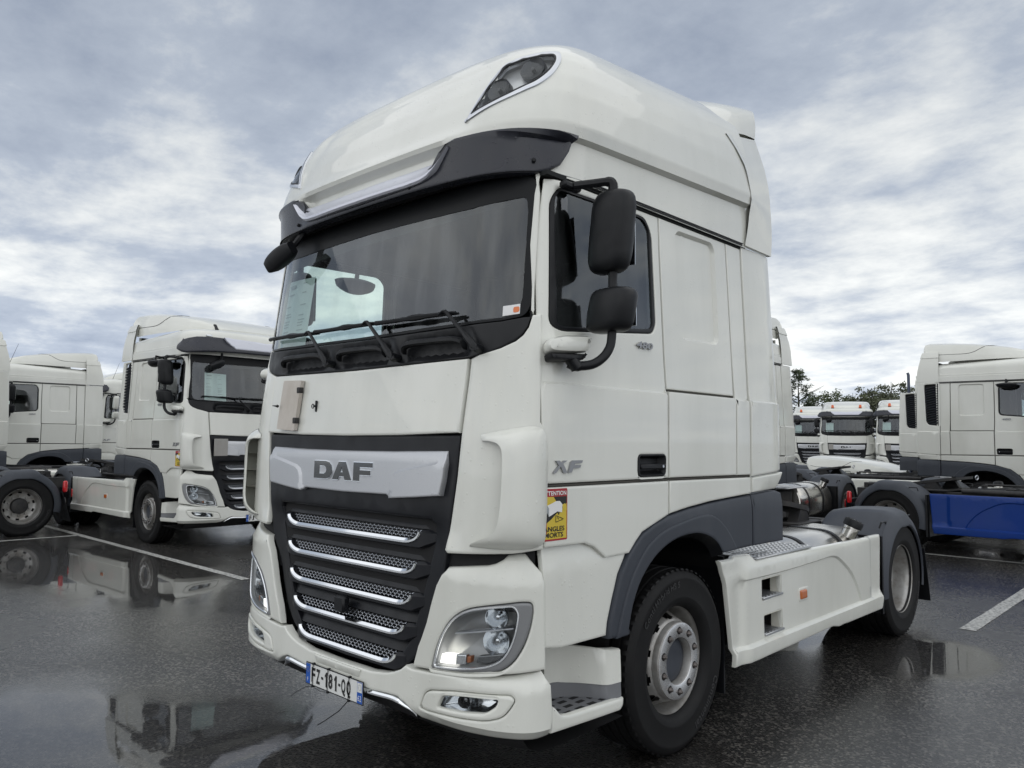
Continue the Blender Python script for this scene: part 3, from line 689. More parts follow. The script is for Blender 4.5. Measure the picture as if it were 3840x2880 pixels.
# ------------------------------------------------------------------ cab sides
def a_pillar():
    L_ = [(s_at(.161,2.30),2.30),(s_at(.170,2.42),2.42),(s_at(.183,2.63),2.63),(s_at(.215,2.88),2.88),(s_at(.232,2.972),2.972)]
    return panel(wrap, [(1.210,2.30)]+L_+[(1.19,2.985),(1.197,2.962),(1.212,2.88),(1.212,2.65),(1.208,2.42)], off=-.004, th=.05, r=.007, res=.06)
WIN = rp([(.226,2.250,.05),(.262,2.86,.06),(.325,2.925,.03),(1.045,2.937,.07),(1.112,2.86,.05),(1.116,2.35,.05),(1.08,2.298,.03),(.31,2.228,.05)])
WINI = rp([(.282,2.262,.02),(.295,2.87,.03),(.340,2.914,.02),(1.045,2.926,.03),(1.085,2.87,.03),(1.085,2.345,.03),(1.06,2.322,.02),(.33,2.250,.03)])
def door_rel(y, z): return -.016*sst(1.974, 1.986, z)
def door():
    po = [(.172,1.522),(1.186,1.522),(1.186,1.965),(1.178,2.19),(1.176,2.74),(1.182,2.966),(.246,2.962),(.192,2.63),(.178,2.40),(.166,2.17),(.164,1.80)]
    return panel(side, po, [WIN, HN], th=.035, r=.008, res=.05, relief=door_rel, lines=[[(.19,1.974),(.7,1.974),(1.17,1.974)], [(.19,1.986),(.7,1.986),(1.17,1.986)]])
def win_seal(): return panel(side, inset(ccw(WIN), .002), [WINI], off=-.017, th=.03, r=.006, res=.05)
def win_glass(): return panel(side, inset(ccw(WINI), -.008), off=-.026, th=.004, r=.001, res=.1)
def sill_front(): return panel(side, [(.172,1.506),(1.186,1.506),(1.186,1.326),(.935,1.252),(.874,1.206),(.818,1.156),(.62,1.153),(.533,1.213),(.459,1.237),(.178,1.241)], th=.03, r=.008, res=.06)
def sill_rear(): return panel(side, [(1.198,1.506),(2.142,1.500),(2.142,1.398),(1.888,1.387),(1.627,1.374),(1.387,1.353),(1.198,1.330)], th=.03, r=.008, res=.07)
RCP = rp([(1.352,2.335,.05),(1.352,2.90,.05),(1.385,2.932,.03),(1.775,2.936,.05),(1.808,2.89,.04),(1.806,2.34,.05),(1.775,2.302,.04),(1.40,2.297,.04)])
def sleeper_top():
    def rel(y, z):
        if not inpoly(y, z, RCP): d = 0
        else:
            d = min(min(math.dist((y, z), p) for p in RCPD), .03)
        return -.016-.020*sst(0, .016, d)
    return panel(side, [(1.198,2.004),(1.952,2.002),(1.945,2.966),(1.190,2.966),(1.188,2.74),(1.190,2.19)], th=.03, r=.006, res=.035, relief=rel, lines=[RCPD+[RCPD[0]], RCPI+[RCPI[0]]])
RCPD = dens(RCP, .02); RCPI = inset(ccw(RCP), .017)
def sleeper_low(): return panel(side, [(1.198,1.522),(1.956,1.517),(1.962,1.988),(1.200,1.990)], th=.03, r=.007, res=.08)
def rear_strip(): return panel(side, [(1.968,1.517),(2.140,1.515),(2.140,2.966),(1.957,2.966),(1.964,2.2),(1.974,1.99)], th=.03, r=.006, res=.05, relief=door_rel, lines=[[(1.98,1.974),(2.13,1.974)], [(1.98,1.986),(2.13,1.986)]])
def gutter(): return strip(side, [(.25,2.980),(.6,2.985),(1.2,2.987),(1.8,2.988),(2.145,2.988)], .014, .003, .03)
def gutter2(): return strip(side, [(.26,2.990),(.6,2.994),(1.2,2.996),(1.8,2.997),(2.145,2.997)], .004, .012, .012)
def flat_side(y, z):       # collar skin behind the cab: continues the side plane
    k = lerp(WZ, z); return Vector((k+.006, y, z))
COL = [(2.150,1.505),(2.590,1.530),(2.588,2.11),(2.575,2.6),(2.560,2.985),(2.150,2.985)]
def collar(): return panel(flat_side, COL, th=.035, r=.008, res=.09, relief=lambda y, z: -.016*sst(1.974,1.986,z)-.02*sst(2.50,2.60,y), back=True, lines=[[(2.17,1.974),(2.57,1.974)], [(2.17,1.986),(2.57,1.986)]])
VH = rp([(2.158,2.10,.01),(2.40,2.12,.10),(2.435,2.95,.04),(2.158,2.965,.01)])
def collar_vent(): return panel(flat_side, COL, [VH], th=.035, r=.012, res=.07, relief=lambda y, z: -.016*sst(1.974,1.986,z)-.02*sst(2.50,2.60,y), back=True, lines=[[(2.17,1.974),(2.57,1.974)], [(2.17,1.986),(2.57,1.986)]])
def vent_back(): return panel(flat_side, inset(ccw(VH), -.01), off=-.07, th=.004, r=.002, res=.2)
def vent_slat(k):
    def f():
        z = 2.15+k*.05; m = MB(); x = lerp(WZ, z)
        y1 = 2.40 if z > 2.2 else 2.36
        v = [(x-.012, 2.165, z+.03), (x-.012, y1+.02*(k/16), z-.03), (x-.055, y1+.02*(k/16), z-.05), (x-.055, 2.165, z+.01)]
        return m.add(v+[(a, b, c-.008) for a, b, c in v], [(0,1,2,3),(7,6,5,4),(0,4,5,1),(1,5,6,2),(2,6,7,3),(3,7,4,0)])
    return f
def collar_low(): return panel(flat_side, [(2.150,1.405),(2.52,1.412),(2.54,1.43),(2.588,1.522),(2.150,1.497)], th=.035, r=.008, res=.06, relief=lambda y, z: -.3*max(0, 1.49-z)*sst(2.2,2.5,y), back=True)
# wheel-arch cladding
AO = [(.648,.775),(.659,.842),(.698,.948),(.744,1.061),(.814,1.148),(.874,1.198),(.935,1.242),(1.05,1.284),(1.193,1.320),(1.387,1.344),(1.627,1.364),(1.888,1.378),(2.146,1.389)]
AI = crom([(1.755,1.062),(1.705,1.12),(1.63,1.165),(1.53,1.196),(1.42,1.207),(1.291,1.201),(1.154,1.171),(1.023,1.112),(.91,1.021),(.849,.933),(.814,.851),(.788,.757)], 3)
def arch(): return panel(side, AO+[(2.146,1.072),(1.758,1.066)]+AI[1:]+[(.650,.762)], th=.05, r=.012, res=.045, off=.006, relief=lambda y, z: -.25*max(0, z-lerp([(.6,1.6),(1.2,1.28),(1.6,1.318),(2.2,1.335)], y)) if y > 1.0 else 0.)
AC = crom([(.70,.757),(.735,.86),(.785,.97),(.86,1.08),(.97,1.18),(1.10,1.24),(1.25,1.272),(1.464,1.300),(1.60,1.302),(1.71,1.268),(1.83,1.186),(1.936,1.072)], 3)
def arch_flare(): return panel(side, AC+[(1.762,1.068)]+inset(ccw(AI), 0)[::1][0:0]+AI[1:]+[(.788,.760)], off=.016, th=.03, r=.009, res=.045)
def arch_return():       # inner lip of the arch turning in towards the wheel
    m = MB(); rows = []
    for y, z in AI[::-1]:
        c = Vector((0, 1.40, .52)); d = Vector((0, y-c.y, z-c.z)).normalized()
        P = side(y, z); rows.append([tuple(P+Vector((.012,0,0))), tuple(P+Vector((-.055,0,0))-d*.03), tuple(P+Vector((-.065,0,0))-d*.01), tuple(P+Vector((-.35,0,0))-d*.0), tuple(Vector((.62, P.y, P.z)))])
    return m.grid(rows)
def arch_tail(): return panel(side, [(2.156,1.392),(2.52,1.402),(2.585,1.385),(2.585,1.070),(2.156,1.072)], off=.006, th=.05, r=.01, res=.08, relief=lambda y, z: -.28*max(0, z-1.335), back=True, lines=[[(2.17,1.335),(2.57,1.335)]])
def quarter(): return panel(side, [(.178,1.250),(.459,1.247),(.533,1.222),(.62,1.160),(.812,1.160),(.738,1.061),(.692,.948),(.653,.842),(.643,.778),(.303,.782),(.190,.800)], off=-.012, th=.03, r=.009, res=.05, relief=lambda y, z: -.16*max(0, z-lerp([(.17,1.127),(.3,1.127),(.62,1.142)], y)), lines=[[(.2,1.127),(.3,1.127),(.45,1.135),(.6,1.142)]])
# entry step
def step_sill(): return panel(side, rp([(.236,.424),(.50,.412),(.755,.402,.03),(.778,.425,.01),(.780,.460),(.60,.468),(.36,.478),(.30,.490,.02),(.262,.530),(.236,.545)]), off=-.004, th=.028, r=.012, res=.05)
def step_tread():
    m = MB().box((.98,.24,.44), (1.232,.775,.462), .006); return m
def step_slots():  # thin black plates on the tread, painting the dark of its holes
    m = MB()
    for i in range(4):
        for j in range(5):
            x = 1.02+i*.055; y = .30+j*.09+(.02 if i % 2 else 0); m.box((x-.012,y-.026,.4615), (x+.012,y+.026,.4632))
    return m
def step_skirt():      # grey tray wall
    m = MB(); p = [(1.19,.235),(1.06,.30),(1.01,.40),(1.01,.52),(1.06,.60),(1.15,.66),(1.21,.70),(1.225,.778)]; p = crom(p, 3)
    return m.grid([[(x, y, .455), (x-.004, y, .53), (x-.012, y, .535)] for x, y in p], flip=True)
def step_wall():
    p = crom([(1.195,.235),(1.07,.29),(1.0,.40),(1.0,.52),(1.05,.59),(1.14,.65),(1.205,.69),(1.222,.780)], 3); m = MB()
    z1 = lambda y: lerp([(.2,.765),(.40,.762),(.59,.712),(.78,.690)], y)
    return m.grid([[(x, y, .53), (x-.002, y, (z1(y)+.53)/2), (x-.006, y, z1(y)-.006), (x-.016, y, z1(y)), (x-.06, y, z1(y)-.002)] for x, y in p], flip=True)
# lettering and stickers on the side
def xf_badge():
    m = MB(); X_ = [[(0,0),(.020,0),(.052,.030),(.070,0),(.098,0),(.068,.042),(.098,.056),(.075,.056),(.055,.046),(.045,.056),(.018,.056),(.038,.034)], [(.105,0),(.130,0),(.142,.020),(.192,.022),(.199,.034),(.150,.034),(.156,.042),(.205,.043),(.212,.056),(.138,.056),(.122,.046)]]
    for o in X_:
        m.prism(o, lambda a, b, t: tuple(side(.218+a, 1.570+b)+Vector((t, 0, 0))), .001, .009)
    return m
def n480(): return lay(text('480', .048, .150, .0012, .006), side, .905, 2.205, -.010, shear=.25)
HN = rp([(.897,1.535,.03),(1.152,1.535,.03),(1.158,1.648,.03),(.897,1.648,.03)])
def handle_cup(): return panel(side, inset(ccw(HN), -.004), off=.005, th=.012, r=.007, res=.014, relief=lambda y, z: -.040*sst(.905,.925,y)*sst(1.148,1.128,y)*sst(1.545,1.558,z)*sst(1.642,1.630,z))
def handle_bar(): return MB().box((1.236,.912,1.573), (1.256,1.146,1.598), .005)
def lock(): return MB().cyl((1.25,1.115,1.586), (1.2585,1.115,1.586), .008, 12)
STK = (.145, 1.268, .325, 1.500)      # y0, z0, y1, z1
def st_q(y0, z0, y1, z1, off):
    return lambda: panel(side, [(y0,z0),(y1,z0),(y1,z1),(y0,z1)], off=off, th=.0004, r=.0002, res=.04)
def st_poly(P, off): return lambda: panel(side, P, off=off, th=.0004, r=.0002, res=.04)
def mirror_shell(y0, z0, z1, hw, hd, x):
    def f():
        m = MB(); rows = []; n = 28; zc, hz = (z0+z1)/2, (z1-z0)/2
        for j in range(15):
            ph = -math.pi/2+math.pi*j/14; cz = math.copysign(abs(math.sin(ph))**.42, math.sin(ph)); cr = max(1e-4, abs(math.cos(ph)))**.42; row = []
            for k in range(n):
                a = 2*math.pi*k/n; ca, sa = math.cos(a), math.sin(a)
                ux = math.copysign(abs(ca)**.55, ca); uy = math.copysign(abs(sa)**.7, sa)
                tap = 1-.10*max(0, -uy)
                row.append((x+hw*ux*cr*tap+.02*cz, y0+hd*uy*cr*(1.15 if uy < 0 else .8), zc+hz*cz))
            rows.append(row)
        return m.grid(rows, cv=True, flip=True)
    return f
def mirror_arm(): return MB().tube(crom([(1.27,.30,2.075),(1.30,.33,2.06),(1.345,.40,2.075),(1.375,.46,2.135),(1.38,.485,2.23),(1.38,.49,2.5),(1.38,.49,2.92)], 5), [.026]*6+[.022]*25, 10)
def mirror_top(): return MB().tube(crom([(1.38,.49,2.88),(1.38,.49,2.935),(1.36,.48,2.950),(1.30,.44,2.945),(1.235,.37,2.93)], 4), [.024]*9+[.020]*8, 8).join(MB().box((1.20,.30,2.91), (1.245,.43,2.945), .01))
def mirror_base():
    return panel(side, rp([(.186,2.105,.03),(.40,2.125,.03),(.425,2.205,.03),(.24,2.188,.03),(.190,2.165,.03)]), off=.085, th=.10, r=.022, res=.03)
def mirror_foot():
    return panel(side, rp([(.195,2.072,.015),(.36,2.085,.015),(.395,2.118),(.192,2.102)]), off=.075, th=.09, r=.012, res=.03).join(MB().tube([(1.28,.29,2.10),(1.30,.325,2.05)], .03, 10))
def mirror_glass(y0, z0, z1, hw, x): return lambda: MB().box((x-hw,y0,z0), (x+hw,y0+.004,z1))
# ------------------------------------------------------------------ roofs
def roof_rows(zs, ns=56):
    S_ = RPL.S[-1]; ss = []
    sc = RPL.sy(.6)
    half = [sc*(k/26) for k in range(27)]+[sc+(S_-sc)*(k/10) for k in range(1, 11)]
    return [-s for s in reversed(half[1:])]+half
def roof_ssc():
    m = MB(); zs = [2.993,3.02,3.05,3.1,3.15,3.164,3.170,3.178,3.185,3.2,3.222,3.235,3.248,3.265]+[3.28+.02*k for k in range(20)]+[3.68,3.70,3.72,3.74,3.76,3.78,3.80,3.815,3.83,3.84,3.85,3.856,3.86,3.866]
    S_ = RPL.S[-1]; sc = RPL.sy(.6); half = [sc*(k/56) for k in range(57)]+[sc+(S_-sc)*(k/10) for k in range(1, 11)]; ss = [-s for s in reversed(half[1:])]+half
    rows = [[tuple(roofS(s, z-(.014*sst(1.2, 1.45, abs(s)) if i == 0 else 0))) for s in ss] for i, z in enumerate(zs)]
    mid = inset(ccw(RLO), .018); v = [p for r_ in rows for p in r_]; n = len(ss); f = []
    for i in range(len(zs)-1):
        for j in range(n-1):
            if 3.27 < zs[i] < 3.67 and inpoly(abs(ss[j]+ss[j+1])/2, (zs[i]+zs[i+1])/2, mid): continue
            f.append((i*n+j, i*n+j+1, (i+1)*n+j+1, (i+1)*n+j))
    m.add(v, f)
    m.add([rows[i][-1] for i in range(len(zs))]+[rows[i][0] for i in range(len(zs))], [(i, i+len(zs), i+1+len(zs), i+1) for i in range(len(zs)-1)]); return m
def visor():
    p = [(0,2.985),(.44,2.983),(.85,2.980),(1.13,2.976),(RPL.sy(.14),2.976),(RPL.sy(.19),2.992),(RPL.sy(.25),3.03),(RPL.sy(.30),3.10),(RPL.sy(.335),3.182),(RPL.sy(.22),3.188),(1.1,3.192),(.92,3.196),(.75,3.198),(.70,3.188),(.66,3.13),(.60,3.055),(.52,3.030),(.4,3.024),(0,3.020)]
    return panel(roofS, p+[(-a, b) for a, b in reversed(p[1:-1])], off=.028, th=.06, r=.012, res=.06, relief=lambda s, z: .012*sst(.75,.55,abs(s))+.055*sst(.74, .62, abs(s))*sst(3.215, 3.165, z)*sst(3.0, 3.08, z), back=True)
VL = [(0,3.008),(.40,3.012),(.53,3.018),(.585,3.034),(.64,3.075),(.722,3.160),(.69,3.163),(.655,3.135),(.60,3.112),(.40,3.098),(0,3.092)]
VLP = VL+[(-a, b) for a, b in reversed(VL[1:-1])]
def visor_lamp():
    m = MB(); rows = []; zl = [(0,3.006),(.42,3.009),(.52,3.015),(.57,3.028),(.62,3.060),(.67,3.110),(.712,3.158)]; zu = [(0,3.104),(.4,3.108),(.58,3.118),(.64,3.132),(.68,3.152),(.712,3.164)]
    for k in range(61):
        x = .712*math.sin(math.pi/2*(-1+2*k/60)); a = abs(x); l, u = lerp(zl, a), lerp(zu, a); yf = -.016+.085*x*x; t = sst(.72, .60, a); d = u-l
        rows.append([(x, yf+.10, l+.002), (x, yf+.004, l), (x, yf-.004, l+d*.10), (x, yf, l+d*.26), (x, yf+.010*t+.004, l+d*.36), (x, yf+.030*t+.010, l+d*.80), (x, yf+.042*t+.014, u), (x, yf+.12, u+.002)])
    m.grid(rows, flip=False); return m
def screw(s, z, surf=None, off=.04):
    def f():
        P = roofS(s, z); n = nrm(roofS, s, z); q = Vector((0,0,1)).rotation_difference(n).to_matrix().to_4x4()
        return MB().lathe([(.0105,-.01),(.0105,.002),(.008,.006),(.0001,.007)], 12, axis='z').xf(Matrix.Translation(P+n*off) @ q)
    return f
def rz(pts): return [(RPL.sy(y) if k == 'y' else y, z) for k, y, z in pts]
RLO = rp([(.762,3.286,.006),(.86,3.455),(.945,3.600,.03),(1.05,3.632),(1.17,3.652),(1.268,3.655,.04),(1.272,3.59,.05),(1.235,3.50,.05),(1.165,3.43,.04),(1.05,3.375,.05),(.90,3.325,.05)])
RLI = rp([(.803,3.326,.006),(.885,3.465),(.960,3.586,.02),(1.06,3.610),(1.16,3.626),(1.232,3.628,.02),(1.236,3.585,.03),(1.205,3.515,.04),(1.145,3.455,.03),(1.04,3.400,.04),(.92,3.355,.04)])
def rl_frame(): return panel(roofS, RLO, [RLI], off=.010, th=.03, r=.008, res=.03)
def rl_gasket(): return strip(roofS, RLI+[RLI[0], RLI[1]], .016, .009, .012)
def rl_lens(): return panel(roofS, inset(ccw(RLI), .002), off=.004, th=.003, r=.002, res=.05)
def rl_back(): return panel(roofS, inset(ccw(RLI), -.02), off=-.045, th=.003, r=.001, res=.04)
def rl_bowl(s, z, r):
    def f():
        P = roofS(s, z); n = nrm(roofS, s, z); n = (n*.4+Vector((.1,-.9,.1))*.6).normalized(); q = Vector((0,0,1)).rotation_difference(n).to_matrix().to_4x4()
        return MB().lathe([(.001,-.028),(.02,-.027),(r*.6,-.018),(r*.97,-.002),(r,.0),(r,-.04)], 26, axis='z').join(MB().lathe([(.001,.0),(.010,-.001),(.012,-.02)], 12, axis='z')).xf(Matrix.Translation(P-nrm(roofS, s, z)*.002) @ q)
    return f
def up_collar():
    m = MB(); Fr = crom([(2.165,2.991),(2.195,3.15),(2.188,3.292),(2.143,3.473),(2.067,3.596),(1.985,3.690)], 4); Re = crom([(2.568,2.991),(2.582,3.18),(2.545,3.477),(2.515,3.64),(2.485,3.775),(2.475,3.800)], 4)
    xw = lambda z: lerp([(3.0,1.208),(3.2,1.222),(3.3,1.247),(3.5,1.231),(3.6,1.207),(3.7,1.174),(3.8,1.138),(4.2,1.05)], z); xr = lambda z: lerp([(3.0,1.200),(3.45,1.200),(3.6,1.180),(3.8,1.135)], z)
    rows, rows2 = [], []
    for a, b in zip(Fr, Re):
        r_ = []
        for k in range(8):
            t = k/7; y, z = a[0]+(b[0]-a[0])*t, a[1]+(b[1]-a[1])*t; r_.append((xw(z)+.004+(xr(z)-xw(z)-.004)*t, y, z))
        rows.append(r_); rows2.append([(x-.03, y, z) for x, y, z in r_])
    m.grid(rows, flip=True); m.grid(rows2); m.grid([[r_[-1] for r_ in rows], [r_[-1] for r_ in rows2]], flip=True); m.grid([rows[0], rows2[0]], flip=True); m.grid([rows[-1], rows2[-1]]); return m
def spoiler():       # rear roof spoiler standing up behind the fairing
    m = MB(); rows, rows2 = [], []
    prof = [(1.150,1.99,3.690),(1.130,1.94,3.735),(1.105,1.88,3.78),(1.06,1.80,3.825),(1.0,1.74,3.865),(.90,1.70,3.90),(.7,1.68,3.92),(.35,1.66,3.93),(0,1.65,3.935)]
    back = [(1.135,2.478,3.808),(1.12,2.52,3.90),(1.10,2.55,3.99),(1.075,2.575,4.05),(1.03,2.60,4.085),(.95,2.60,4.105),(.7,2.61,4.12),(.35,2.61,4.13),(0,2.61,4.135)]
    full = prof+[(-x, y, z) for x, y, z in reversed(prof[:-1])]; fb = back+[(-x, y, z) for x, y, z in reversed(back[:-1])]
    full, fb = crom(full, 3), crom(fb, 3)
    for a, b in zip(full, fb):
        r_ = [tuple(a[i]+(b[i]-a[i])*k/6+(.025*math.sin(math.pi*k/6) if i == 2 else 0) for i in range(3)) for k in range(7)]; rows.append(r_); rows2.append([(x*.972, y, z-.03) for x, y, z in r_])
    m.grid(rows, flip=False); m.grid(rows2, flip=True); m.grid([[r_[-1] for r_ in rows], [r_[-1] for r_ in rows2]], flip=False); return m
# low-roof cab
QW = [(2.9,1.2),(3.10,1.196),(3.106,1.188),(3.14,1.188),(3.146,1.180),(3.30,1.165),(3.36,1.13),(3.40,1.07),(3.425,.98),(3.44,.85),(3.455,.5),(3.46,0.)]
QD = [(2.9,.11),(3.1,.12),(3.2,.135),(3.30,.165),(3.36,.20),(3.40,.26),(3.425,.34),(3.44,.46),(3.455,.8),(3.46,1.3)]
def roofQ(s, z):
    x, y = PL.at(s) if False else RPL.at(s); k = lerp(QW, z)/1.245; d = lerp(QD, z); return Vector((x*k, y+d*(1-(y+.045)/2.245), z-.025*sst(3.2,3.4,z)*max(0, y-.3)))
def roof_sc():
    m = MB(); zs = [2.993,3.02,3.05,3.1,3.106,3.14,3.146,3.2,3.25,3.3,3.33,3.36,3.38,3.40,3.415,3.425,3.433,3.44,3.448,3.455,3.46]; ss = roof_rows(zs)
    rows = [[tuple(roofQ(s, z-(.014*sst(1.2, 1.45, abs(s)) if i == 0 else 0))) for s in ss] for i, z in enumerate(zs)]; m.grid(rows, flip=True)
    m.add([rows[i][-1] for i in range(len(zs))]+[rows[i][0] for i in range(len(zs))], [(i, i+len(zs), i+1+len(zs), i+1) for i in range(len(zs)-1)]); return m
def visor_sc():
    p = [(0,3.03),(.44,3.03),(.85,3.02),(1.13,3.0),(RPL.sy(.14),2.99),(RPL.sy(.19),3.005),(RPL.sy(.24),3.05),(RPL.sy(.25),3.13),(RPL.sy(.20),3.20),(1.1,3.235),(.92,3.24),(.72,3.235),(.66,3.20),(.4,3.19),(0,3.19)]
    return panel(roofQ, p+[(-a, b) for a, b in reversed(p[1:-1])], off=.12, th=.03, r=.02, res=.07, relief=lambda s, z: .05*sst(3.2, 3.05, z), back=True)
def visor_strip_sc():
    p = [(0,3.085),(.55,3.085),(.63,3.12),(.74,3.222),(.70,3.228),(.6,3.215),(0,3.20)]
    return panel(roofQ, p+[(-a, b) for a, b in reversed(p[1:-1])], off=.165, th=.04, r=.01, res=.07)
def deflector_sections(): return [(.42,3.430,.035,.55),(.52,3.435,.10,.74),(.70,3.440,.175,.86),(.95,3.440,.245,.94),(1.25,3.435,.305,1.0),(1.6,3.430,.360,1.05),(1.95,3.420,.405,1.09),(2.20,3.415,.425,1.105),(2.36,3.47,.375,1.105),(2.43,3.60,.22,1.10),(2.445,3.64,.14,1.09)]
def deflector():
    m = MB(); rows = []
    for y, zb, h, w_ in deflector_sections():
        half = [(w_,0),(w_*.995,h*.30),(w_*.985,h*.36),(w_*.965,h*.62),(w_*.92,h*.86),(w_*.82,h*.96),(w_*.55,h*1.0),(0,h*1.02)]
        full = half+[(-a, b) for a, b in reversed(half[:-1])]; rows.append([(a, y, zb+b) for a, b in full])
    m.grid(rows, flip=False); n = len(rows[0])
    m.f.append(tuple(range(n))[::-1]); o = (len(rows)-1)*n; m.f.append(tuple(o+k for k in range(n))); return m
def dpt(y, t):
    S_ = deflector_sections(); k = 0
    while k < len(S_)-2 and S_[k+1][0] < y: k += 1
    u = (y-S_[k][0])/(S_[k+1][0]-S_[k][0]); P_ = []
    for yy, zb, h, w_ in (S_[k], S_[k+1]):
        half = [(w_,0),(w_*.995,h*.30),(w_*.985,h*.36),(w_*.965,h*.62),(w_*.92,h*.86),(w_*.82,h*.96),(w_*.55,h*1.0),(0,h*1.02)]; i = min(6, int(t)); f_ = t-i
        P_.append(Vector((half[i][0]+(half[i+1][0]-half[i][0])*f_, yy, zb+half[i][1]+(half[i+1][1]-half[i][1])*f_)))
    return P_[0].lerp(P_[1], u)
def deflector_seam(): return MB().tube([dpt(y, t) for y, t in crom([(1.18,5.4),(1.28,4.6),(1.40,3.6),(1.52,2.6),(1.66,2.1),(1.9,2.0),(2.2,2.0),(2.34,1.9)], 4)], .0055, 5)
def sc_collar():
    m = MB(); rows, rows2 = [], []; prof = [(3.0,2.152,2.575,1.205),(3.25,2.155,2.55,1.195),(3.38,2.16,2.52,1.18),(3.50,2.16,2.49,1.155),(3.505,2.155,2.50,1.165),(3.60,2.16,2.475,1.135),(3.62,2.17,2.46,1.125)]
    for z, a, b, x in prof:
        r_ = [(x, a+(b-a)*k/6, z) for k in range(7)]; rows.append(r_); rows2.append([(p-.03, q, c) for p, q, c in r_])
    m.grid(rows, flip=True); m.grid(rows2); m.grid([[r_[-1] for r_ in rows], [r_[-1] for r_ in rows2]], flip=True); m.grid([rows[0], rows2[0]], flip=True); m.grid([rows[-1], rows2[-1]]); return m

def kerb_mirror():
    m = MB(); rows = []
    for j in range(11):
        t = j/10; y = .76+.37*t; k = math.sin(math.pi*min(1, max(.0, t)))**.5+.02
        rows.append([(-1.35+.085*k*math.cos(a), y, 2.895+(.088 if math.sin(a) < 0 else .030)*k*math.sin(a)) for a in [q*2*math.pi/14 for q in range(14)]])
    m.grid(rows, cv=True); m.tube([(-1.35,.95,2.90),(-1.33,.95,2.985),(-1.20,.95,2.965)], .018, 7); return m
def front_mirror():
    m = MB(); rows = []; c = Vector((-.80,.0,2.835)); ax = Vector((.86,.10,.36)).normalized(); up = Vector((-.2,-.35,.9)); up = (up-ax*up.dot(ax)).normalized(); dn = ax.cross(up)
    for j in range(9):
        t = j/8; k = math.sin(math.pi*(.06+.88*t))**.25; p = c+ax*(-.125+.25*t)
        rows.append([tuple(p+up*.058*k*math.copysign(abs(math.cos(a))**.45, math.cos(a))+dn*.045*k*math.copysign(abs(math.sin(a))**.45, math.sin(a))) for a in [q*2*math.pi/16 for q in range(16)]])
    m.grid(rows, cv=True); m.f.append(tuple(range(16))); m.f.append(tuple(8*16+q for q in range(16))[::-1]); return m
def front_mirror_arm(): return MB().tube(crom([(-.76,.03,2.87),(-.70,.06,2.94),(-.68,.09,3.0),(-.68,.10,3.03)], 4), .020, 8)
def low_board(): return MB().box((-.83,-.075,1.425), (-.61,-.055,1.69), .004)

def side_r(y, z): return side(y, z)+Vector((1, 0, 0))*door_rel(y, z)
def seam_line(path, w_=.012): return lambda: strip(side_r, dens(path, .05, False), w_, -.012, .012)  # dark strip laid in an open panel gap to paint its shade
SEAMS = {'door_front': [(.161,1.79),(.159,1.97),(.160,2.17),(.172,2.40),(.187,2.63),(.215,2.85),(.236,2.965)], 'door_rear': [(1.190,1.50),(1.192,1.98),(1.184,2.2),(1.182,2.74),(1.186,2.97)], 'sleeper': [(1.963,1.51),(1.968,1.99),(1.958,2.2),(1.951,2.97)], 'collar': [(2.145,1.40),(2.145,2.0),(2.145,2.97)], 'sill': [(.19,1.514),(.7,1.514),(1.2,1.514),(1.7,1.511),(2.14,1.508)], 'shelf': [(1.20,1.997),(1.6,1.996),(1.96,1.995)]}

def antenna(): return MB().tube([(.92,.50,3.36),(.92,.52,3.40),(.92,.70,3.92)], [.012,.006,.003], 5)
def shark_fin(): return MB().prism([(.40,3.435),(.56,3.44),(.53,3.53),(.50,3.54)], lambda a, b, t: (t, a, b), -.62, -.58)
def exhaust_stack(): return MB().tube([(-.95,2.42,1.0),(-.95,2.42,3.45),(-.95,2.44,3.50)], .035, 10)

def visor_gap_sheet():  # black sheet added to darken the gap between visor and windscreen
    m = MB(); rows = []
    for k in range(49):
        s = -1.22+2.44*k/48; P = roofS(s, 2.984); n = nrm(roofS, s, 2.99); rows.append([tuple(P+n*.036), tuple(P-n*.02+Vector((0,0,.003))), tuple(P-n*.09+Vector((0,0,.010)))])
    return m.grid(rows)
# ------------------------------------------------------------------ wheels (axis X, outer face +X, centre at the origin)
def tyre_prof(hw):
    g = []
    for x in (.6, .2, -.2, -.6):
        g += [(.503, x*hw+.010), (.490, x*hw+.008), (.490, x*hw-.008), (.503, x*hw-.010)]
    return [(.292, hw*.72), (.300, hw*.86), (.325, hw*.98), (.345, hw*1.01), (.350, hw*1.018), (.355, hw*1.01), (.405, hw*1.04), (.445, hw*1.02), (.452, hw*1.03), (.459, hw*1.01), (.478, hw*.95), (.495, hw*.86), (.503, hw*.76)]+g+[(.503, -hw*.76), (.495, -hw*.86), (.478, -hw*.95), (.445, -hw*1.02), (.40, -hw*1.04), (.34, -hw), (.30, -hw*.86), (.292, -hw*.72)]
def tyre(hw): return lambda: MB().lathe(tyre_prof(hw), 72)
def tyre_blocks(hw):      # shoulder sipes that break the tread edge
    def f():
        m = MB()
        for k in range(60):
            a = 2*math.pi*k/60; ca, sa = math.cos(a), math.sin(a)
            for sg in (1, -1):
                v = []
                for r_, x, t in ((.5045,.72,-.5),(.5045,.90,-.5),(.496,.93,-.5),(.5045,.72,.5),(.5045,.90,.5),(.496,.93,.5)):
                    aa = a+t*.055; v.append((sg*x*hw, r_*math.cos(aa), r_*math.sin(aa)))
                m.add(v, [(0,1,4,3),(1,2,5,4)] if sg > 0 else [(3,4,1,0),(4,5,2,1)])
        return m
    return f
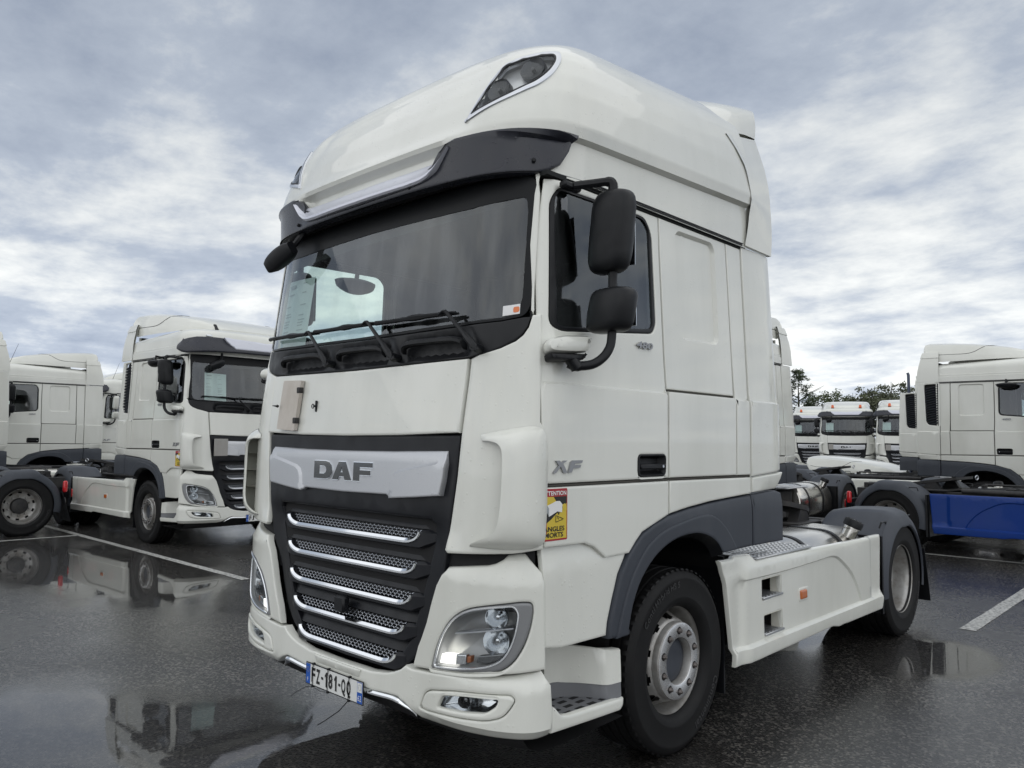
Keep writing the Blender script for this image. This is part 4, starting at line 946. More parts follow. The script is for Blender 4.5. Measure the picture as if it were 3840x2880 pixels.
def ring_text(s, r, a0, size, x, adv):       # lettering on the sidewall
    def f():
        m = MB(); a = a0
        for ch in s:
            if ch == ' ': a -= adv*.6; continue
            g = text(ch, size, None, .0006, .003); w_ = max(v[0] for v in g.v); aa = a-w_/2/r
            for v in g.v: pass
            g.v = [(x+z, (r+yy)*math.cos(a-xx/r), (r+yy)*math.sin(a-xx/r)) for xx, yy, z in g.v]
            g.f = [q for q in g.f]; m.join(g); a -= (w_+size*.12)/r
        return m
    return f
def rim_front():
    n = 80; P = [(.126,.100),(.126,.148),(.130,.153),(.136,.154),(.200,.154),(.207,.151),(.210,.146),(.211,.112),(.222,.106),(.228,.096),(.236,.072),(.252,.038),(.266,.006),(.272,-.030),(.276,-.06),(.282,-.04),(.284,.07),(.290,.092),(.300,.108),(.306,.116),(.306,.126),(.300,.132),(.296,.124)]
    return MB().lathe(P, n, skip=lambda i, j: (8 < j < 12 and (i % 8) in (2, 3, 4, 5)) or (j in (8, 12) and (i % 8) in (3, 4)))
def hub_ring():
    n = 60; m = MB().lathe([(.128,.1542),(.132,.1568),(.196,.1568),(.206,.1540)], n); return m
def hub_holes(r=.166, x=.1572, rr=.0215, cnt=10):  # flat black discs painting the shade of the stud recesses
    def f():
        m = MB()
        for k in range(cnt):
            a = 2*math.pi*(k+.5)/cnt; c = (x, r*math.cos(a), r*math.sin(a)); m.lathe([(rr,0.),(rr*.92,-.0003),(.0001,-.0003)], 16, c=c)
        return m
    return f
def nuts(r=.166, x=.150, rr=.0155, h=.02, cnt=10, cap=.6):
    def f():
        m = MB()
        for k in range(cnt):
            a = 2*math.pi*(k+.5)/cnt; m.lathe([(rr,0.),(rr,h*.7),(rr*.8,h),(rr*cap,h),(rr*cap*.8,h*1.3),(.0001,h*1.35)], 6, c=(x, r*math.cos(a), r*math.sin(a)))
        return m
    return f
def hub_cap(): return MB().lathe([(.124,.06),(.122,.105),(.115,.112),(.075,.118),(.05,.116),(.0001,.114)], 40)
def hub_drum(): return MB().lathe([(.27,-.10),(.235,-.02),(.20,.0),(.0001,.0)], 40)
def rim_rear():
    P = [(.13,-.085),(.20,-.080),(.215,-.078),(.245,-.070),(.262,-.055),(.270,-.02),(.276,.03),(.280,.07),(.288,.095),(.300,.110),(.306,.118),(.306,.128),(.300,.134),(.296,.126)]
    return MB().lathe(P, 80, skip=lambda i, j: j == 2 and (i % 8) in (2, 3, 4))
def hub_rear(): return MB().lathe([(.132,-.09),(.132,-.02),(.125,.0),(.10,.012),(.055,.016),(.05,.022),(.0001,.024)], 40)
# ------------------------------------------------------------------ chassis, tanks, fenders
SK = [(1.796,1.010),(1.953,1.006),(1.975,1.021),(2.182,1.014),(2.238,.969),(3.0,.965),(4.539,.950),(4.504,.463),(4.474,.345),(3.70,.352),(3.62,.356),(3.53,.352),(3.40,.374),(2.22,.362),(1.953,.362),(1.953,.434),(1.864,.866)]
GRV = crom([(2.05,.871),(2.573,.868),(3.043,.875),(3.303,.882),(3.42,.884),(3.495,.876),(3.565,.860),(3.635,.829),(3.73,.780),(3.808,.733),(3.89,.665),(3.954,.593),(4.0,.53),(4.027,.482)], 3)
SH = [rp([(2.318,.712,.01),(2.590,.717,.01),(2.582,.836,.01),(2.318,.838,.01)]), rp([(2.348,.482,.01),(2.600,.480,.01),(2.596,.610,.01),(2.345,.608,.01)])]
GRC = GRV[::2]
def grd(y, z):      # inside the embossed field of the skirt
    if y > 4.03 or z < .459: return 0
    top = lerp([(p[0], p[1]) for p in GRV], y) if y > 2.05 else .868
    return max(0, min(top-z, .02))
def skirt_rel(y, z):
    h = -.014*sst(0, .012, grd(y, z))*(1 if y > 2.05 else sst(1.86, 2.05, y)) if y < 4.03 else 0
    h += .016*sst(.468, .450, z)+.0*y
    h -= .02*sst(4.24, 4.27, y)*sst(.46, .48, z); h -= .35*max(0, z-.93); h -= .022*sst(2.10, 2.04, y)*sst(.99, .95, z)
    h -= .10*max(0, .41-z)
    return h
def sk_side(y, z): return Vector((1.240, y, z))
def skirt(steps):
    def f():
        ln = [GRV[:], [(p[0]-.010, p[1]-.012) for p in GRV], [(1.97,.468),(2.5,.468),(3.3,.468),(4.0,.468),(4.49,.468)], [(1.97,.450),(2.5,.450),(3.3,.450),(4.0,.450),(4.48,.450)], [(4.24,.48),(4.245,.93)], [(4.27,.48),(4.275,.93)], [(2.1,.93),(3,.93),(4.5,.93)], [(1.98,.41),(2.8,.41),(3.6,.41),(4.46,.41)], [(2.04,.5),(2.04,.85)], [(2.10,.5),(2.10,.85)]]
        return panel(sk_side, SK, SH if steps else [], th=.03, r=.009, res=.04, relief=skirt_rel, lines=ln, back=True)
    return f
def sk_box(k):
    def f():
        p = SH[k]; m = MB(); y0, y1 = min(a for a, b in p), max(a for a, b in p); z0, z1 = min(b for a, b in p), max(b for a, b in p)
        v = [(1.228,y0-.003,z0-.003),(1.228,y1+.003,z0-.003),(1.228,y1+.003,z1+.003),(1.228,y0-.003,z1+.003),(1.155,y0+.01,z0),(1.155,y1-.01,z0),(1.155,y1-.01,z1),(1.155,y0+.01,z1)]
        return m.add(v, [(0,1,5,4),(1,2,6,5),(2,3,7,6)])
    return f
def sk_box_dark(k):  # black plate standing for the dark open space behind the pocket
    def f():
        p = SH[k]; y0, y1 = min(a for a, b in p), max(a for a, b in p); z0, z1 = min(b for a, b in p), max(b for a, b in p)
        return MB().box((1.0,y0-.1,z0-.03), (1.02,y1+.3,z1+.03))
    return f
def sk_tread(k):
    def f():
        p = SH[k]; y0, y1 = min(a for a, b in p), max(a for a, b in p); z0 = min(b for a, b in p); m = MB().box((1.02,y0+.008,z0-.001), (1.236,y1+.02,z0+.016), .004)
        for i in range(5): m.box((1.10,y0+.03+i*.045,z0+.016), (1.22,y0+.048+i*.045,z0+.020))
        return m
    return f
def marker(): return panel(sk_side, rp([(2.880,.638,.012),(2.982,.638,.012),(2.978,.700,.012),(2.876,.700,.012)]), off=.004, th=.02, r=.010, res=.02)
def marker_rim(): return panel(sk_side, rp([(2.866,.622,.02),(3.03,.622,.03),(3.03,.716,.03),(2.866,.716,.02)]), off=-.009, th=.01, r=.006, res=.03)
def tank():
    m = MB(); rows = []
    prof = rp([(.56,.44,.08),(1.14,.44,.12),(1.155,.80,.20),(1.02,.995,.20),(.60,1.010,.10)], 6)
    for y, k in ((2.98,.0),(2.98,.93),(2.985,.97),(3.0,1.0),(4.46,1.0),(4.475,.97),(4.48,.93),(4.48,0.)):
        rows.append([(.85+(x-.85)*k, y, .73+(z-.73)*k) for x, z in prof])
    return m.grid(rows, cv=True)
def tank_strap(y):
    def f():
        m = MB(); p = rp([(.555,.435,.08),(1.146,.435,.12),(1.161,.80,.20),(1.024,1.001,.20),(.595,1.016,.10)], 6); rows = []
        for dy, k in ((-.028,.985),(-.028,1.004),(-.010,1.010),(.010,1.010),(.028,1.004),(.028,.985)): rows.append([(.85+(x-.85)*k, y+dy, .73+(z-.73)*k) for x, z in p])
        return m.grid(rows, cv=True)
    return f
def filler(): 
    m = MB().tube([(1.04,4.28,.93),(1.075,4.30,1.02)], [.062,.060], 20); return m.join(MB().tube([(1.07,4.297,1.0),(1.072,4.298,1.012)], [.067,.067], 20))
def filler_cap():
    m = MB(); a, b = Vector((1.074,4.299,1.018)), Vector((1.096,4.310,1.075)); m.tube([a, a+(b-a)*.1, a+(b-a)*.75, b], [.072,.078,.078,.070], 20); d = (b-a).normalized(); u = d.orthogonal().normalized(); v = d.cross(u)
    for k in range(6):
        q = u*math.cos(k*math.pi/3)+v*math.sin(k*math.pi/3); m.tube([b+q*.015-d*.005, b+q*.06-d*.008], .012, 6)
    return m
def tread_plate():
    m = MB().box((.80,2.26,.968), (1.225,3.12,.985), .008)
    return m
def tread_dimples():
    m = MB()
    for i in range(8):
        for j in range(15):
            x = .83+i*.052; y = 2.30+j*.054+(.027 if i % 2 else 0); m.lathe([(.020,0.),(.012,.008),(.0001,.009)], 6, c=(x, y, .985), axis='z')
    return m
def rear_deck(): return MB().box((.50,2.30,.90), (.80,3.0,.955), .01)
def fender():
    m = MB(); rows = []; c = (5.18, .50); A_ = []
    for k in range(37):
        a = R(192)-R(205)*k/36; A_.append(a)
    for k, a in enumerate(A_):
        rr = .605; y, z = c[0]+rr*math.cos(a), c[1]+rr*math.sin(a); z = min(z, 1.078+.012*math.cos((y-5.18)*1.4))
        rib = .010*(1 if (k % 6) in (2, 3) and 8 < k < 26 else 0); dy, dz = math.cos(a), math.sin(a)
        lift = .03*sst(1.0, 1.08, z)
        pr = [(.60,-.10,0),(.605,-.02,0),(.63,0,0),(.75,lift*.6,rib),(.95,lift,rib),(1.10,lift*.9,rib),(1.17,lift*.2,rib*.6),(1.205,-.035,0),(1.225,-.085,0),(1.232,-.11,0),(1.222,-.115,0)]
        rows.append([(x, y+dy*h+dy*rb, z+dz*h+dz*rb) for x, h, rb in pr])
    m.grid(rows, flip=False); m.grid([[(x*.995+.003, y+(c[0]-y)*.02, z+(c[1]-z)*.02) for x, y, z in r_] for r_ in rows], flip=True); return m
def fender_front():      # deep front face of the fender behind the skirt
    return MB().grid([[(x, 4.60-.02*abs(k-3), z) for k, x in enumerate((.62,.8,.95,1.1,1.18,1.215,1.225))] for z in (.28,.5,.7,.85,.93)]).join(MB().box((.62,4.57,.28), (1.22,4.60,.93)))
def fender_clip(y, z):
    return lambda: MB().tube([(1.150,y-.07,z),(1.165,y-.06,z+.05),(1.165,y+.06,z+.05),(1.150,y+.07,z)], .008, 6)
def mudflap(): return MB().add([(.64,5.775,.72),(1.215,5.775,.72),(1.215,5.93,.20),(.64,5.93,.20),(.64,5.785,.72),(1.215,5.785,.72),(1.215,5.94,.20),(.64,5.94,.20)], [(0,1,2,3),(7,6,5,4),(0,4,5,1),(1,5,6,2),(2,6,7,3),(3,7,4,0)])
def tail_lamp(): return MB().box((.62,5.99,.62), (.98,6.02,.76), .012)
def tail_box(): return MB().box((.45,5.95,.60), (1.0,5.99,.78), .012)
def side_lamp(): return MB().box((1.16,5.79,.72), (1.235,5.86,.92), .02)
def rail(): return MB().box((.36,.9,.68), (.44,6.05,.95), .008)
def crossmember(y): return lambda: MB().box((-.36,y-.05,.70), (.36,y+.05,.92), .01)
def axle(y): return lambda: MB().tube([(-.85,y,.50),(-.3,y,.50),(-.2,y,.52),(.2,y,.52),(.3,y,.50),(.85,y,.50)], [.07,.07,.16,.16,.07,.07], 14)
def airbag(x, y): return lambda: MB().lathe([(.10,.0),(.13,.03),(.12,.12),(.13,.20),(.09,.24),(.0001,.24)], 18, c=(x, y, .50), axis='z')
def fifth_wheel():
    m = MB(); p = rp([(-.44,4.45,.10),(.44,4.45,.10),(.47,4.85,.10),(.34,5.20,.04),(.16,5.42,.05),(.06,5.30,.02),(.05,4.95,.03),(-.05,4.95,.03),(-.06,5.30,.02),(-.16,5.42,.05),(-.34,5.20,.04),(-.47,4.85,.10)], 3)
    f = lambda a, b, t: (a, b, 1.135+t-.16*(b-4.8))
    return m.prism(p, f, -.045, .0)
def fifth_ring():
    pts = [(.30+.075*math.cos(a), 4.40+.0*a, 1.17+.035*math.sin(a)+.0) for a in [k*2*math.pi/20 for k in range(21)]]; return MB().tube([(x-.0, y-.03+.06*(x-.3), z) for x, y, z in pts], .009, 6, False)
def fifth_base():
    m = MB().box((-.52,4.55,.95), (.52,5.05,.985), .01)
    for sg in (-1, 1): m.prism([(4.66,.98),(4.94,.98),(4.86,1.11),(4.74,1.11)], lambda a, b, t, s=sg: (s*.40+t, a, b), -.05, .05)
    return m
def deck_plate(): return MB().box((-.36,2.75,.955), (.36,3.75,.975), .005).join(MB().box((-.34,3.9,.952), (.34,4.3,.968), .004))
def hose(k):
    def f():
        if k < 5: x = -.25+k*.11; return MB().tube(crom([(x,2.26,2.0-.05*k),(x+.02,2.42,1.6),(x-.05,2.60,1.15),(x*.5,2.9,1.0+.02*k),(x*.6,3.5,.99+.015*k),(x*.8,4.3,.985)], 5), .014, 6)
        q = k-5; return MB().tube(crom([(.30-.12*q,2.5,.98+.02*(q % 2)),(.28-.11*q,3.2,1.0),(.25-.1*q,4.4,.99)], 4), .012, 6)
    return f
def fitting(k):
    def f():
        rnd = random.Random(80+k)
        x, y = (rnd.uniform(-.5, .5), rnd.uniform(2.5, 4.4)) if k < 16 else (rnd.uniform(-.55, .55), rnd.uniform(5.4, 5.95)); a = rnd.uniform(.03, .09); b = rnd.uniform(.04, .12)
        return MB().box((x-a,y-b,.90), (x+a,y+b,.97+rnd.uniform(0, .09)), .008)
    return f
def pipe_run(x, y0, y1, z, r): return lambda: MB().tube([(x,y0,z),(x,y1,z)], r, 10)
def air_tank(): return MB().tube([(-.75,3.95,.70),(-.75,3.97,.70),(-.75,4.42,.70),(-.75,4.44,.70)], [.08,.12,.12,.08], 18)
def silencer(): return MB().box((-1.15,2.75,.42), (-.55,3.75,.92), .05)
def battery_box(): return MB().box((-1.15,2.05,.45), (-.55,2.65,.92), .03)
def front_box(): return MB().box((.55,2.12,.42), (1.05,2.90,.93), .03)
def red_cover(y): return lambda: MB().box((-1.05,y,.93), (-.62,y+.45,.985), .02)
def engine(): return MB().box((-.45,.5,.45), (.45,2.15,1.15), .05).join(MB().box((-.33,2.15,.50), (.33,2.9,.85), .05)).join(MB().box((-.8,.25,.42), (.8,.5,1.1), .02))
def wheelhouse(): return MB().grid([[(x, 1.40+.66*math.cos(a), .55+.66*math.sin(a)) for x in (.45, 1.16)] for a in [R(-8)+R(196)*k/24 for k in range(25)]], flip=True).join(MB().box((.44,.75,.40), (.45,2.05,1.25)))
def front_flap(): return MB().box((.70,1.93,.20), (1.16,1.945,1.02))
# ------------------------------------------------------------------ cab interior
def shell_front(): return panel(wrap, [(-1.30,.95),(1.30,.95),(1.30,1.6),(1.24,2.26),(-1.24,2.26),(-1.30,1.6)], off=-.06, th=.004, r=.002, res=.15)
def shell_low(): return panel(wrap, [(.80,.62),(1.36,.62),(1.34,1.22),(.80,1.22)], off=-.13, th=.004, r=.002, res=.15)
def shell_side(): return panel(side, [(.19,.85),(.60,.85),(.75,1.2),(1.3,1.35),(2.15,1.42),(2.15,2.985),(.25,2.985)], [inset(ccw(WIN), .012)], off=-.040, th=.01, r=.003, res=.12)
def back_wall(): return MB().box((-1.16,2.16,1.35), (1.16,2.19,3.02)).join(MB().box((-1.05,2.16,3.02), (1.05,2.19,3.40)))
def cab_back(): return MB().box((-1.19,2.192,1.30), (1.19,2.215,3.03), .005).join(MB().box((-1.08,2.192,3.03), (1.08,2.21,3.40)))
def cab_floor(): return MB().box((-1.17,.10,1.28), (1.17,2.16,1.33))
def headliner(): return MB().box((-1.185,.24,2.968), (1.185,2.16,2.99))
def dashboard():
    m = MB(); rows = []
    for k in range(21):
        x = -1.12+2.24*k/20; P = wrap(x*1.02, 2.24); y0 = P.y+.05; bx = .06*math.exp(-((x-.55)/.28)**2)
        rows.append([(x, y0, 2.17), (x, y0+.02, 2.205), (x, y0+.16, 2.215+bx*.3), (x, y0+.30, 2.225+bx), (x, y0+.38, 2.20+bx*.8), (x, y0+.42, 2.10), (x, y0+.30, 1.7), (x, y0+.28, 1.33)])
    return m.grid(rows, flip=False)
def steering():
    c = Vector((.58,.60,2.20)); n = Vector((0,.62,.78)).normalized(); u = Vector((1,0,0)); v = n.cross(u); pts = [c+(u*math.cos(a)+v*math.sin(a))*.22 for a in [k*2*math.pi/28 for k in range(29)]]
    m = MB().tube(pts, .016, 7, False); m.tube([c-n*.03, c+n*.01], [.07,.06], 14)
    for a in (0, math.pi, -math.pi/2): m.tube([c, c+(u*math.cos(a)+v*math.sin(a))*.22], .014, 6)
    return m.tube([c-n*.02, c+Vector((0,-.15,-.35))], .03, 8)
def seat(x):
    def f():
        return MB().box((x-.26,.75,1.75), (x+.26,1.25,1.90), .05).join(MB().box((x-.25,1.18,1.82), (x+.25,1.36,2.55), .06)).join(MB().box((x-.14,1.24,2.55), (x+.14,1.36,2.78), .05)).join(MB().box((x-.15,.85,1.33), (x+.15,1.15,1.75)))
    return f
def blind(): return panel(wrap, [(-1.12,2.80),(-.6,2.815),(0,2.83),(.6,2.835),(1.0,2.85),(1.13,2.90),(1.13,2.985),(-1.12,2.985)], off=-.045, th=.004, r=.002, res=.12, back=True)
def curtain(): return MB().box((-1.0,1.75,1.75), (1.0,1.80,3.02), .02)
# ------------------------------------------------------------------ assemble one tractor unit
def build_wheel(T, kind, x, y, sg):
    w_ = empty('wheel', T, (sg*x, y, .50), 0 if sg > 0 else math.pi)
    if kind == 'front':
        part(w_, 'tyre', 'tyreF', RUBBER, tyre(.160)); part(w_, 'tread_blocks', 'tblkF', RUBBER, tyre_blocks(.160), kind='stuff')
        part(w_, 'rim', 'rimF', STEEL, rim_front, ang=50); part(w_, 'hub_ring', 'hubring', HUBPOL, hub_ring); part(w_, 'stud_recess_dark_discs', 'hubholes', VOID, hub_holes(), kind='stuff'); part(w_, 'wheel_nuts', 'nutsF', NUT, nuts(), kind='stuff')
        part(w_, 'hub_cap', 'hubcap', DARK, hub_cap); part(w_, 'brake_drum', 'drum', VOID, hub_drum)
        part(w_, 'sidewall_lettering', 'twall1', PTYRE, ring_text('Conti Hybrid HS 5', .405, R(146), .047, .1655, .05), kind='stuff'); part(w_, 'sidewall_lettering', 'twall2', PTYRE, ring_text('Continental', .395, R(-22), .06, .165, .05), kind='stuff')
    else:
        part(w_, 'tyre', 'tyreR', RUBBER, tyre(.150)); part(w_, 'tread_blocks', 'tblkR', RUBBER, tyre_blocks(.150), kind='stuff')
        part(w_, 'rim', 'rimR', STEEL, rim_rear, ang=50); part(w_, 'hub', 'hubR', CHASSIS, hub_rear); part(w_, 'wheel_nuts', 'nutsR', STEEL, nuts(.166, -.078, .017, .035), kind='stuff')
        part(w_, 'brake_drum', 'drumR', VOID, lambda: hub_drum().xf(Matrix.Translation((-.09,0,0))))
        part(w_, 'inner_tyre', 'tyreR2', RUBBER, lambda: MB().lathe(tyre_prof(.150), 60, c=(-.345,0,0)))
        part(w_, 'sidewall_lettering', 'twall3', PTYRE, ring_text('Continental', .395, R(-10), .06, .156, .05), kind='stuff')
    return w_
PTYRE = mat('tyre_lettering', (.030, .030, .031), .55)
STEX = {}
def build_truck(T, roof='sc', left=True, right=True, skirtL=WHITE, skirtR=WHITE, stepsL=True, vents=True, cab=True, chassis=True, plate=None, board=True, extras=False, doc=True, deflect=True, beacons=False, white=WHITE2, lamps_on=False, front=True, tankL=True, skirtsL=True, interior=True, mirrorcol=None, lowskirt=True, unit=None, power='480', tail=False):
    W = white; MC = mirrorcol or BLACK
    sides = [(1, False)]*left+[(-1, True)]*right
    if cab:
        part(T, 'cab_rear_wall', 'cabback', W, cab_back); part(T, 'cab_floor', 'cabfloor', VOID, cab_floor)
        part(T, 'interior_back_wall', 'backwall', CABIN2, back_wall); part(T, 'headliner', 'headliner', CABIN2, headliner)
        if front:
            fp = part(T, 'bonnet_flap', 'frontpanel', W, front_panel)
            part(T, 'front_bulkhead', 'shellfront', VOID, shell_front)
            for sg, mr in sides: part(T, 'lower_bulkhead', 'shelllow', VOID, shell_low, mr)
            gr = part(T, 'grille_surround', 'grsur', GRILLE, grille_surround); part(gr, 'radiator_screen', 'grback', VOID, grille_back)
            for i in range(5):
                lv = part(T, 'grille_louvre', 'louvre%d' % i, GRILLE, louvre(i)); part(lv, 'chrome_strip', 'chs%d' % i, CHROME if extras else SATIN, chrome_strip(i)); part(lv, 'honeycomb_mesh', 'hex%d' % i, SATIN, hexmesh(i), kind='stuff')
            bp = part(T, 'emblem_panel', 'badge', SILVER, badge_panel); part(bp, 'lettering_edge', 'dafedge', CHROME, lambda: letters(.0035), kind='stuff'); part(bp, 'lettering', 'daf', INKG, lambda: letters(0), kind='stuff')
            part(T, 'camera_cover', 'camcov', BLACK, lambda: MB().box((-.045,-.055,.80), (.045,-.01,.885), .01))
            bu = part(T, 'bumper', 'bumper', W, bumper); part(bu, 'towing_eye_cover', 'towcov', W, tow_cover); part(bu, 'chrome_trim', 'lowchrome', CHROME, low_chrome); part(T, 'under_run_panel', 'apron', VOID, apron)
            for sg, mr in sides:
                cp = part(T, 'corner_panel', 'corner', W, corner_panel, mr); part(cp, 'air_scoop', 'scoop', W, scoop, mr)
                for k in range(3): part(cp, 'scoop_vane', 'vane%d' % k, CREAM, scoop_vane(1.40+k*.105), mr)
                hp = part(T, 'headlamp_panel', 'headpanel', W, head_panel, mr)
                h = empty('headlight', T)
                part(h, 'bezel', 'hlframe', GREYLAMP, hl_frame, mr); part(h, 'chrome_trim', 'hltrim', CHROME, hl_trim, mr); part(h, 'lens', 'hllens', LENS, hl_lens, mr); part(h, 'housing', 'hlbowl', LAMPIN, hl_bowl, mr)
                part(h, 'high_beam_reflector', 'hlp1', REFL, hl_proj(1.085,.925,.050), mr); part(h, 'low_beam_reflector', 'hlp2', REFL, hl_proj(1.085,.822,.058), mr); part(h, 'reflector_shelf', 'hlshelf', SATIN, hl_shelf, mr)
                part(h, 'running_light', 'hldrl', DRL if lamps_on else REFL, hl_drl, mr); part(h, 'indicator', 'hlind', REFL, hl_ind, mr); part(h, 'side_indicator', 'hlamb', AMBER2, hl_amb, mr); part(h, 'lower_trim', 'hllow', REFLD, hl_low, mr)
                fg = empty('fog_lamp', T); part(fg, 'surround', 'fogsur', W, fog_surround, mr); part(fg, 'reflector', 'fogbowl', REFL, fog_bowl, mr); part(fg, 'lens', 'foglens', LENS, fog_lens, mr); part(fg, 'bulb_shroud', 'fogp', REFLD, hl_proj(.93,.542,.028), mr)
            ws = part(T, 'windscreen_border_painted_shade', 'wsfrit', FRIT_SHADE, ws_frit_shade); part(T, 'windscreen', 'wsglass', GLASS, ws_glass)
            part(T, 'scuttle_panel', 'cowl', BLACK, cowl)
            for k, (a, b) in enumerate(((-.79,-.32),(-.17,.26),(.41,.85))): part(T, 'grab_handle', 'grab%d' % k, BLACK, grab_handle(a, b))
            for k, (pv, el, en) in enumerate(WIP):
                wa = part(T, 'wiper_arm', 'wip%d' % k, BLACK, w_arm(pv, el)); part(wa, 'wiper_blade', 'wipb%d' % k, BLACK, w_blade(el, en))
            if interior:
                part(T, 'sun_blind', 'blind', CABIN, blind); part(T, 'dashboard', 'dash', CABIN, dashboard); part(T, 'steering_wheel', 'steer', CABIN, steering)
                for x in (.55, -.55): part(T, 'seat', 'seat%g' % x, SEATM, seat(x))
                part(T, 'bunk_curtain', 'curtain', SEATM, curtain)
            if doc: d_ = part(T, 'data_sheet', 'doc', PAPER, document); part(d_, 'print', 'doctext', PGREY, doc_text, kind='stuff')
        for sg, mr in sides:
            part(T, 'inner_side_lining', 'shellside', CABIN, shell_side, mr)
            if front: part(T, 'windscreen_pillar', 'apillar', W, a_pillar, mr)
            d = part(T, 'door', 'door', W, door, mr); part(d, 'window_seal', 'winseal', BLACK, win_seal, mr); part(d, 'window', 'winglass', SGLASS, win_glass, mr); part(d, 'handle_recess', 'hcup', BLACK, handle_cup, mr); part(d, 'handle', 'hbar', BLACK, handle_bar, mr); part(d, 'lock', 'lock', SATIN, lock, mr)
            part(T, 'door_sill', 'sillf', W, sill_front, mr); part(T, 'rear_sill', 'sillr', W, sill_rear, mr)
            part(T, 'sleeper_upper_panel', 'sleeptop', W, sleeper_top, mr); part(T, 'sleeper_lower_panel', 'sleeplow', W, sleeper_low, mr); part(T, 'rear_corner_strip', 'rstrip', W, rear_strip, mr)
            for kk, pth in SEAMS.items(): part(T, 'gap_shade_strip', 'seam_'+kk, SEAM if kk != 'door_front' else VOID, seam_line(pth, .011 if kk == 'door_front' else .012), mr)
            g_ = part(T, 'roof_gutter', 'gutter', BLACK, gutter, mr); part(g_, 'gutter_bead', 'gutter2', GREYSTEP, gutter2, mr)
            if vents and sg < 0:
                cl_ = part(T, 'side_collar', 'colvent', W, collar_vent, mr); part(cl_, 'vent_recess', 'ventback', VOID, vent_back, mr)
                for k in range(16): part(cl_, 'vent_slat', 'slat%d' % k, DARK, vent_slat(k), mr)
            else: part(T, 'side_collar', 'collar', W, collar, mr)
            part(T, 'lower_collar', 'collow', W, collar_low, mr)
            part(T, 'wheel_arch_panel', 'arch', DARK, arch, mr); part(T, 'arch_flare', 'flare', DARK, arch_flare, mr); part(T, 'arch_lip', 'archret', BLACK, arch_return, mr); part(T, 'arch_rear_panel', 'archtail', DARK, arch_tail, mr)
            part(T, 'lower_quarter_panel', 'quarter', W, quarter, mr)
            st = part(T, 'entry_step', 'stepsill', W, step_sill, mr); part(st, 'tread', 'steptread', GREYSTEP, step_tread, mr); part(st, 'tread_slot_dark_plates', 'stepslots', VOID, step_slots, mr, kind='stuff'); part(st, 'step_tray', 'stepskirt', GREYSTEP, step_skirt, mr); part(st, 'step_wall', 'stepwall', W, step_wall, mr)
            # model lettering reads left to right on both sides
            if sg > 0: part(d, 'model_badge', 'xf', BADGE, xf_badge); part(d, 'power_badge', 'n480', BADGE, n480)
            else:
                part(d, 'model_badge', 'xfR', BADGE, lambda: _rside(xf_badge(), .218, .43)); part(d, 'power_badge', 'n480R', BADGE, lambda: _rside(n480(), .905, 1.065))
            # mirrors
            mi = empty('mirror', T); part(mi, 'arm', 'marm', BLACK, mirror_arm, mr); part(mi, 'top_bracket', 'mtop', BLACK, mirror_top, mr); part(mi, 'base_cover', 'mbase', W, mirror_base, mr); part(mi, 'base_foot', 'mfoot', BLACK, mirror_foot, mr)
            part(mi, 'main_mirror_housing', 'mshell1', MC, mirror_shell(.50,2.510,2.900,.112,.072,1.370), mr); part(mi, 'wide_angle_housing', 'mshell2', MC, mirror_shell(.50,2.226,2.434,.118,.080,1.370), mr)
            part(mi, 'main_mirror_glass', 'mgl1', REFL, mirror_glass(.560,2.55,2.86,.088,1.370), mr); part(mi, 'wide_angle_glass', 'mgl2', REFL, mirror_glass(.566,2.26,2.40,.09,1.370), mr)
        if right: part(T, 'kerb_mirror', 'kerbm', BLACK, kerb_mirror)
        if front and right: fm = part(T, 'front_mirror', 'frontm', BLACK, front_mirror); part(fm, 'arm', 'frontma', BLACK, front_mirror_arm)
        if roof == 'ssc':
            rf = part(T, 'roof_fairing', 'roofssc', W, roof_ssc, ang=30); vs = part(T, 'sun_visor', 'visor', VISOR, visor); part(vs, 'visor_light_strip', 'vlamp', VSTRIP, visor_lamp); part(vs, 'visor_gap_dark_sheet', 'visund', VOID, visor_gap_sheet)
            for k, (s, z) in enumerate(((-.68,3.012),(-.13,3.006),(.45,3.004),(1.19,3.035),(-1.19,3.035))): part(vs, 'screw', 'scr%d' % k, BLACK, screw(s, z))
            for sg, mr in sides:
                part(T, 'upper_collar', 'upcol', W, up_collar, mr)
                rl = empty('roof_lamp', T); part(rl, 'frame', 'rlframe', SATIN, rl_frame, mr); part(rl, 'gasket', 'rlgask', BLACK, rl_gasket, mr); part(rl, 'lens', 'rllens', LENS, rl_lens, mr); part(rl, 'backing', 'rlback', LAMPBK, rl_back, mr); part(rl, 'reflector', 'rlb1', LAMPDK, rl_bowl(.945,3.437,.062), mr); part(rl, 'reflector', 'rlb2', LAMPDK, rl_bowl(1.115,3.545,.066), mr)
            part(T, 'roof_spoiler', 'spoiler', W, spoiler)
        else:
            part(T, 'roof', 'roofsc', W, roof_sc, ang=30)
            if front:
                vs = part(T, 'sun_visor', 'visorsc', VISOR, visor_sc); part(vs, 'visor_light_strip', 'vstripsc', VSTRIP, visor_strip_sc)
                for sg in (-1, 1): part(T, 'marker_lamp', 'mk%d' % sg, REFL, lambda: MB().box((sg*.86-.05,roofQ(.9,3.3).y-.012,3.285), (sg*.86+.05,roofQ(.9,3.3).y+.03,3.315), .008))
            for sg, mr in sides:
                if deflect: part(T, 'upper_collar', 'sccol', W, sc_collar, mr)
            if deflect:
                df = part(T, 'roof_deflector', 'defl', W, deflector, ang=30)
                for sg, mr in sides: part(df, 'deflector_seam', 'dseam', VOID, deflector_seam, mr)
